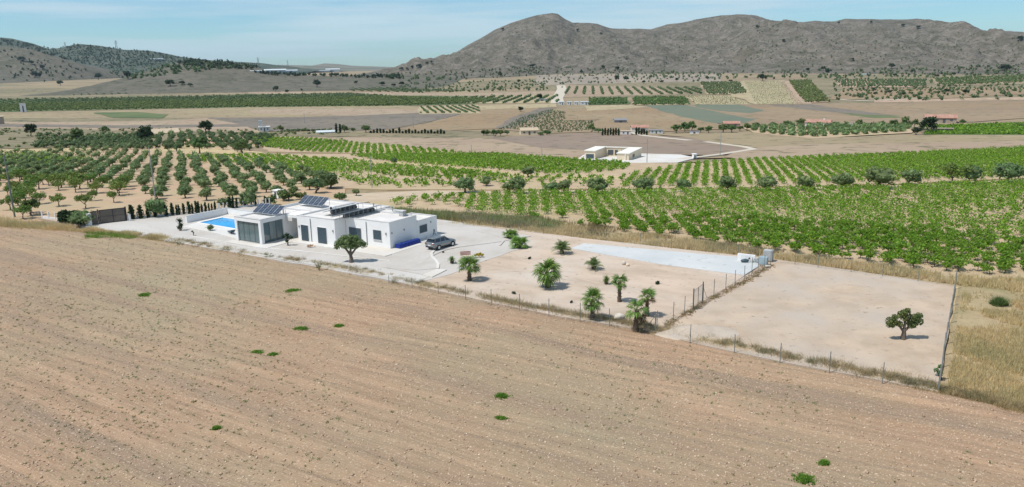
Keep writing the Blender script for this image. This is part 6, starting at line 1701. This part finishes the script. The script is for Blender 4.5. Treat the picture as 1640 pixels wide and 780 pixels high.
# scrubby wood on the hills and mountain (beyond counting)
def fill_hill(poly, n):
    W = np.array(poly, float); out = []
    lo, hi = W.min(0), W.max(0)
    P = lo + rng.random((n * 4, 2)) * (hi - lo); P = P[inside(P, W)][:n]
    return np.array([tuple(G(*p)[:2]) for p in P])
P = fill_hill([(0, 62), (50, 71), (125, 72), (240, 83), (330, 98), (420, 103), (420, 112), (300, 108), (280, 100), (180, 110), (120, 100), (50, 80), (0, 74)], 900)
blob_stuff('hill_wood', P, 3.4, 'pine', 'dark scrubby wood covering the left hills', 'wood', 8, 2)
P = fill_hill([(165, 105), (260, 95), (340, 104), (400, 106), (240, 124), (210, 128), (170, 118)], 240)
blob_stuff('hill_wood', P, 2.2, 'olivedark', 'scattered trees on the terraced slope at the left', 'wood', 8, 3)
P = fill_hill([(400, 116), (480, 118), (560, 122), (640, 122), (640, 127), (540, 124), (440, 121)], 130)
blob_stuff('hill_wood', P, 3, 'pine', 'belt of small dark trees before the distant greenhouses', 'wood', 8, 2)
P = fill_hill([(0, 78), (85, 92), (160, 120), (100, 132), (0, 130)], 80)
blob_stuff('hill_scrub', P, 3.5, 'pine', 'dark bushes dotted over the grey hillside at the left', 'scrub', 8, 2)
P = fill_hill([(640, 118), (860, 106), (1150, 116), (1640, 105), (1640, 122), (1160, 128), (860, 122), (640, 132)], 500)
blob_stuff('hill_scrub', P, 2.2, 'olivedark', 'low green scrub along the foot of the mountain', 'scrub', 8, 2)
P = fill_hill([(700, 100), (800, 52), (880, 28), (1000, 52), (1180, 30), (1640, 60), (1640, 108), (1000, 108)], 420)
blob_stuff('mountain_scrub', P, 2.0, 'olivedark', 'sparse dark bushes on the rocky mountain face', 'scrub', 6, 1.2)
P = np.concatenate([fill_hill([(860, 118), (1156, 118), (1156, 131), (860, 136)], 160), fill_hill([(1330, 120), (1640, 118), (1640, 160), (1340, 164)], 320), fill_hill([(640, 134), (860, 128), (890, 145), (640, 150)], 200)])
blob_stuff('valley_scrub', P, 1.7, 'olivedark', 'olive and almond bushes scattered on the stony terraces', 'scrub', 8, 1.3)

# orchards and row crops in the valley
def orchard(poly, az, row, step, size, m, label, miss=.05, jit=.4, hgt=.9, nl=8, name='orchard'):
    if row > 6.9: size *= .68; step *= .8; row *= .85
    P = grid(poly, az, row, step, jit, None, miss)
    if len(P): blob_stuff(name, P, size, m, label, 'orchard', nl, size * .55, hgt, z0=.0)
    return len(P)
cnt = 0
cnt += orchard([(0, 168), (400, 160), (620, 155), (800, 160), (760, 166), (620, 170), (400, 172), (0, 179)], R(-40), 7, 5, 2.1, 'bush', 'wide dark green orchard band across the left valley')
cnt += orchard([(0, 160), (200, 157), (400, 153), (554, 150), (640, 154), (400, 160), (0, 168)], R(-40), 11, 6, 2.1, 'olivedark', 'thinner orchard rows behind the green band')
cnt += orchard([(660, 158), (900, 153), (893, 165), (770, 166), (700, 165)], R(8), 13, 6, 2.3, 'olivedark', 'orchard rows on straw coloured soil left of the white track')
cnt += orchard([(900, 140), (1120, 141), (1128, 151), (1010, 152), (900, 151)], R(6), 14, 6, 2.3, 'olivedark', 'orchard rows on terraces right of the white track')
cnt += orchard([(1014, 157), (1097, 157), (1105, 168), (1016, 169)], R(-20), 9, 4, 2.3, 'bush', 'dense green orchard in the middle of the valley')
cnt += orchard([(943, 159), (1005, 159), (1005, 167), (943, 168)], R(-20), 6, 4, 1.6, 'bush', 'dark green orchard block beside the pale huts')
cnt += orchard([(1121, 132), (1184, 132), (1197, 151), (1134, 152)], R(-26), 13, 5, 2.2, 'olivedark', 'diagonal green rows on the left of the terraced vineyards')
cnt += orchard([(1192, 131), (1256, 130), (1286, 167), (1212, 168)], R(-16), 8.5, 3, .7, 'bush', 'thin vine lines on the yellow terraced vineyard')
cnt += orchard([(1264, 130), (1297, 129), (1330, 164), (1290, 165)], R(-20), 11, 4.5, 2.4, 'bush', 'green rows on the pink soil right of the yellow vineyard')
cnt += orchard([(1336, 129), (1482, 128), (1482, 139), (1352, 140)], R(-25), 15, 7, 2.6, 'olivedark', 'rows of dark bushes on the salmon terraces')
cnt += orchard([(1495, 126), (1640, 121), (1640, 133), (1505, 137)], R(-25), 15, 8, 2.4, 'bush', 'yellow green orchard rows at the far right terraces')
cnt += orchard([(1100, 154), (1168, 153), (1200, 167), (1116, 168)], R(-16), 9, 4, .8, 'bush', 'sparse vine lines between orchard and yellow vineyard')
cnt += orchard([(674, 172), (764, 169), (769, 181), (673, 182)], R(-10), 7.5, 3, 1.35, 'olivedark', 'grey green rows running away on straw soil')
cnt += orchard([(800, 207), (835, 188), (880, 176), (905, 179), (905, 195), (955, 194), (942, 210), (880, 213)], R(-28), 7.5, 2.6, .8, 'olivedark', 'slanting grey rows of a young orchard near the pale farmhouse')
cnt += orchard([(400, 161), (446, 161), (447, 168), (401, 170)], R(-10), 9, 5, 1.8, 'bush', 'short orchard rows on pale soil')
cnt += orchard([(560, 139), (640, 141), (760, 147), (640, 148), (560, 146)], R(-20), 12, 6, 2.0, 'olivedark', 'distant orchard rows below the grey mound')
cnt += orchard([(107, 153), (223, 136), (264, 138), (197, 151)], R(-32), 12, 6, 1.9, 'olivedark', 'orchard rows on the salmon soil at the left')
cnt += orchard([(1195, 206), (1300, 204), (1453, 202), (1458, 212), (1300, 221), (1210, 213)], R(20), 4.6, 4.0, 1.55, 'olive', 'dense olive grove in front of the red-roofed farms', hgt=.8, nl=16, name='olive_grove')
cnt += orchard([(1484, 204), (1700, 199), (1700, 216), (1484, 215)], R(20), 3.2, 1.8, .9, 'vine', 'leafy rows of the bright green block', hgt=.9)
cnt += orchard([(1345, 142), (1640, 141), (1640, 146), (1350, 147)], R(80), 30, 7, 2.0, 'olivedark', 'line of bushes along the pale field border')
print('orchard bushes', cnt)
# scrub around the far side of the grove
P = np.array([(lambda g: (g.x, g.y))(G(px, py)) for px, py in zip(rng.uniform(-20, 560, 900), rng.uniform(207, 238, 900))])
P = P[patchy(P, .03, 61, .05, .1)]
blob_stuff('valley_scrub', P, .9, 'bush', 'low bushes on the rough verge beyond the grove', 'scrub', 10, .5, .7)
P = np.array([(lambda g: (g.x, g.y))(G(px, py)) for px, py in zip(rng.uniform(60, 240, 260), rng.uniform(216, 240, 260))])
blob_stuff('valley_scrub', P, 1.5, 'olivedark', 'dense olive scrub at the far left of the grove', 'scrub', 14, .5, .8)

# ------------------------------------------------------------------ air: haze over the whole valley
hz = bpy.data.materials.new('haze'); hz.use_nodes = True
N_ = hz.node_tree; N_.nodes.clear(); o_ = N_.nodes.new('ShaderNodeOutputMaterial'); v_ = N_.nodes.new('ShaderNodeVolumePrincipled')
v_.inputs['Color'].default_value = (.62, .82, 1.0, 1); v_.inputs['Density'].default_value = .000034; v_.inputs['Anisotropy'].default_value = .2
N_.links.new(v_.outputs[0], o_.inputs['Volume'])
M['haze'] = hz
o = MB().box(-9200, 9200, -700, 14200, -17, 330).build('haze', 'haze'); o['kind'] = 'stuff'; o['label'] = 'thin pale summer haze over the valley'
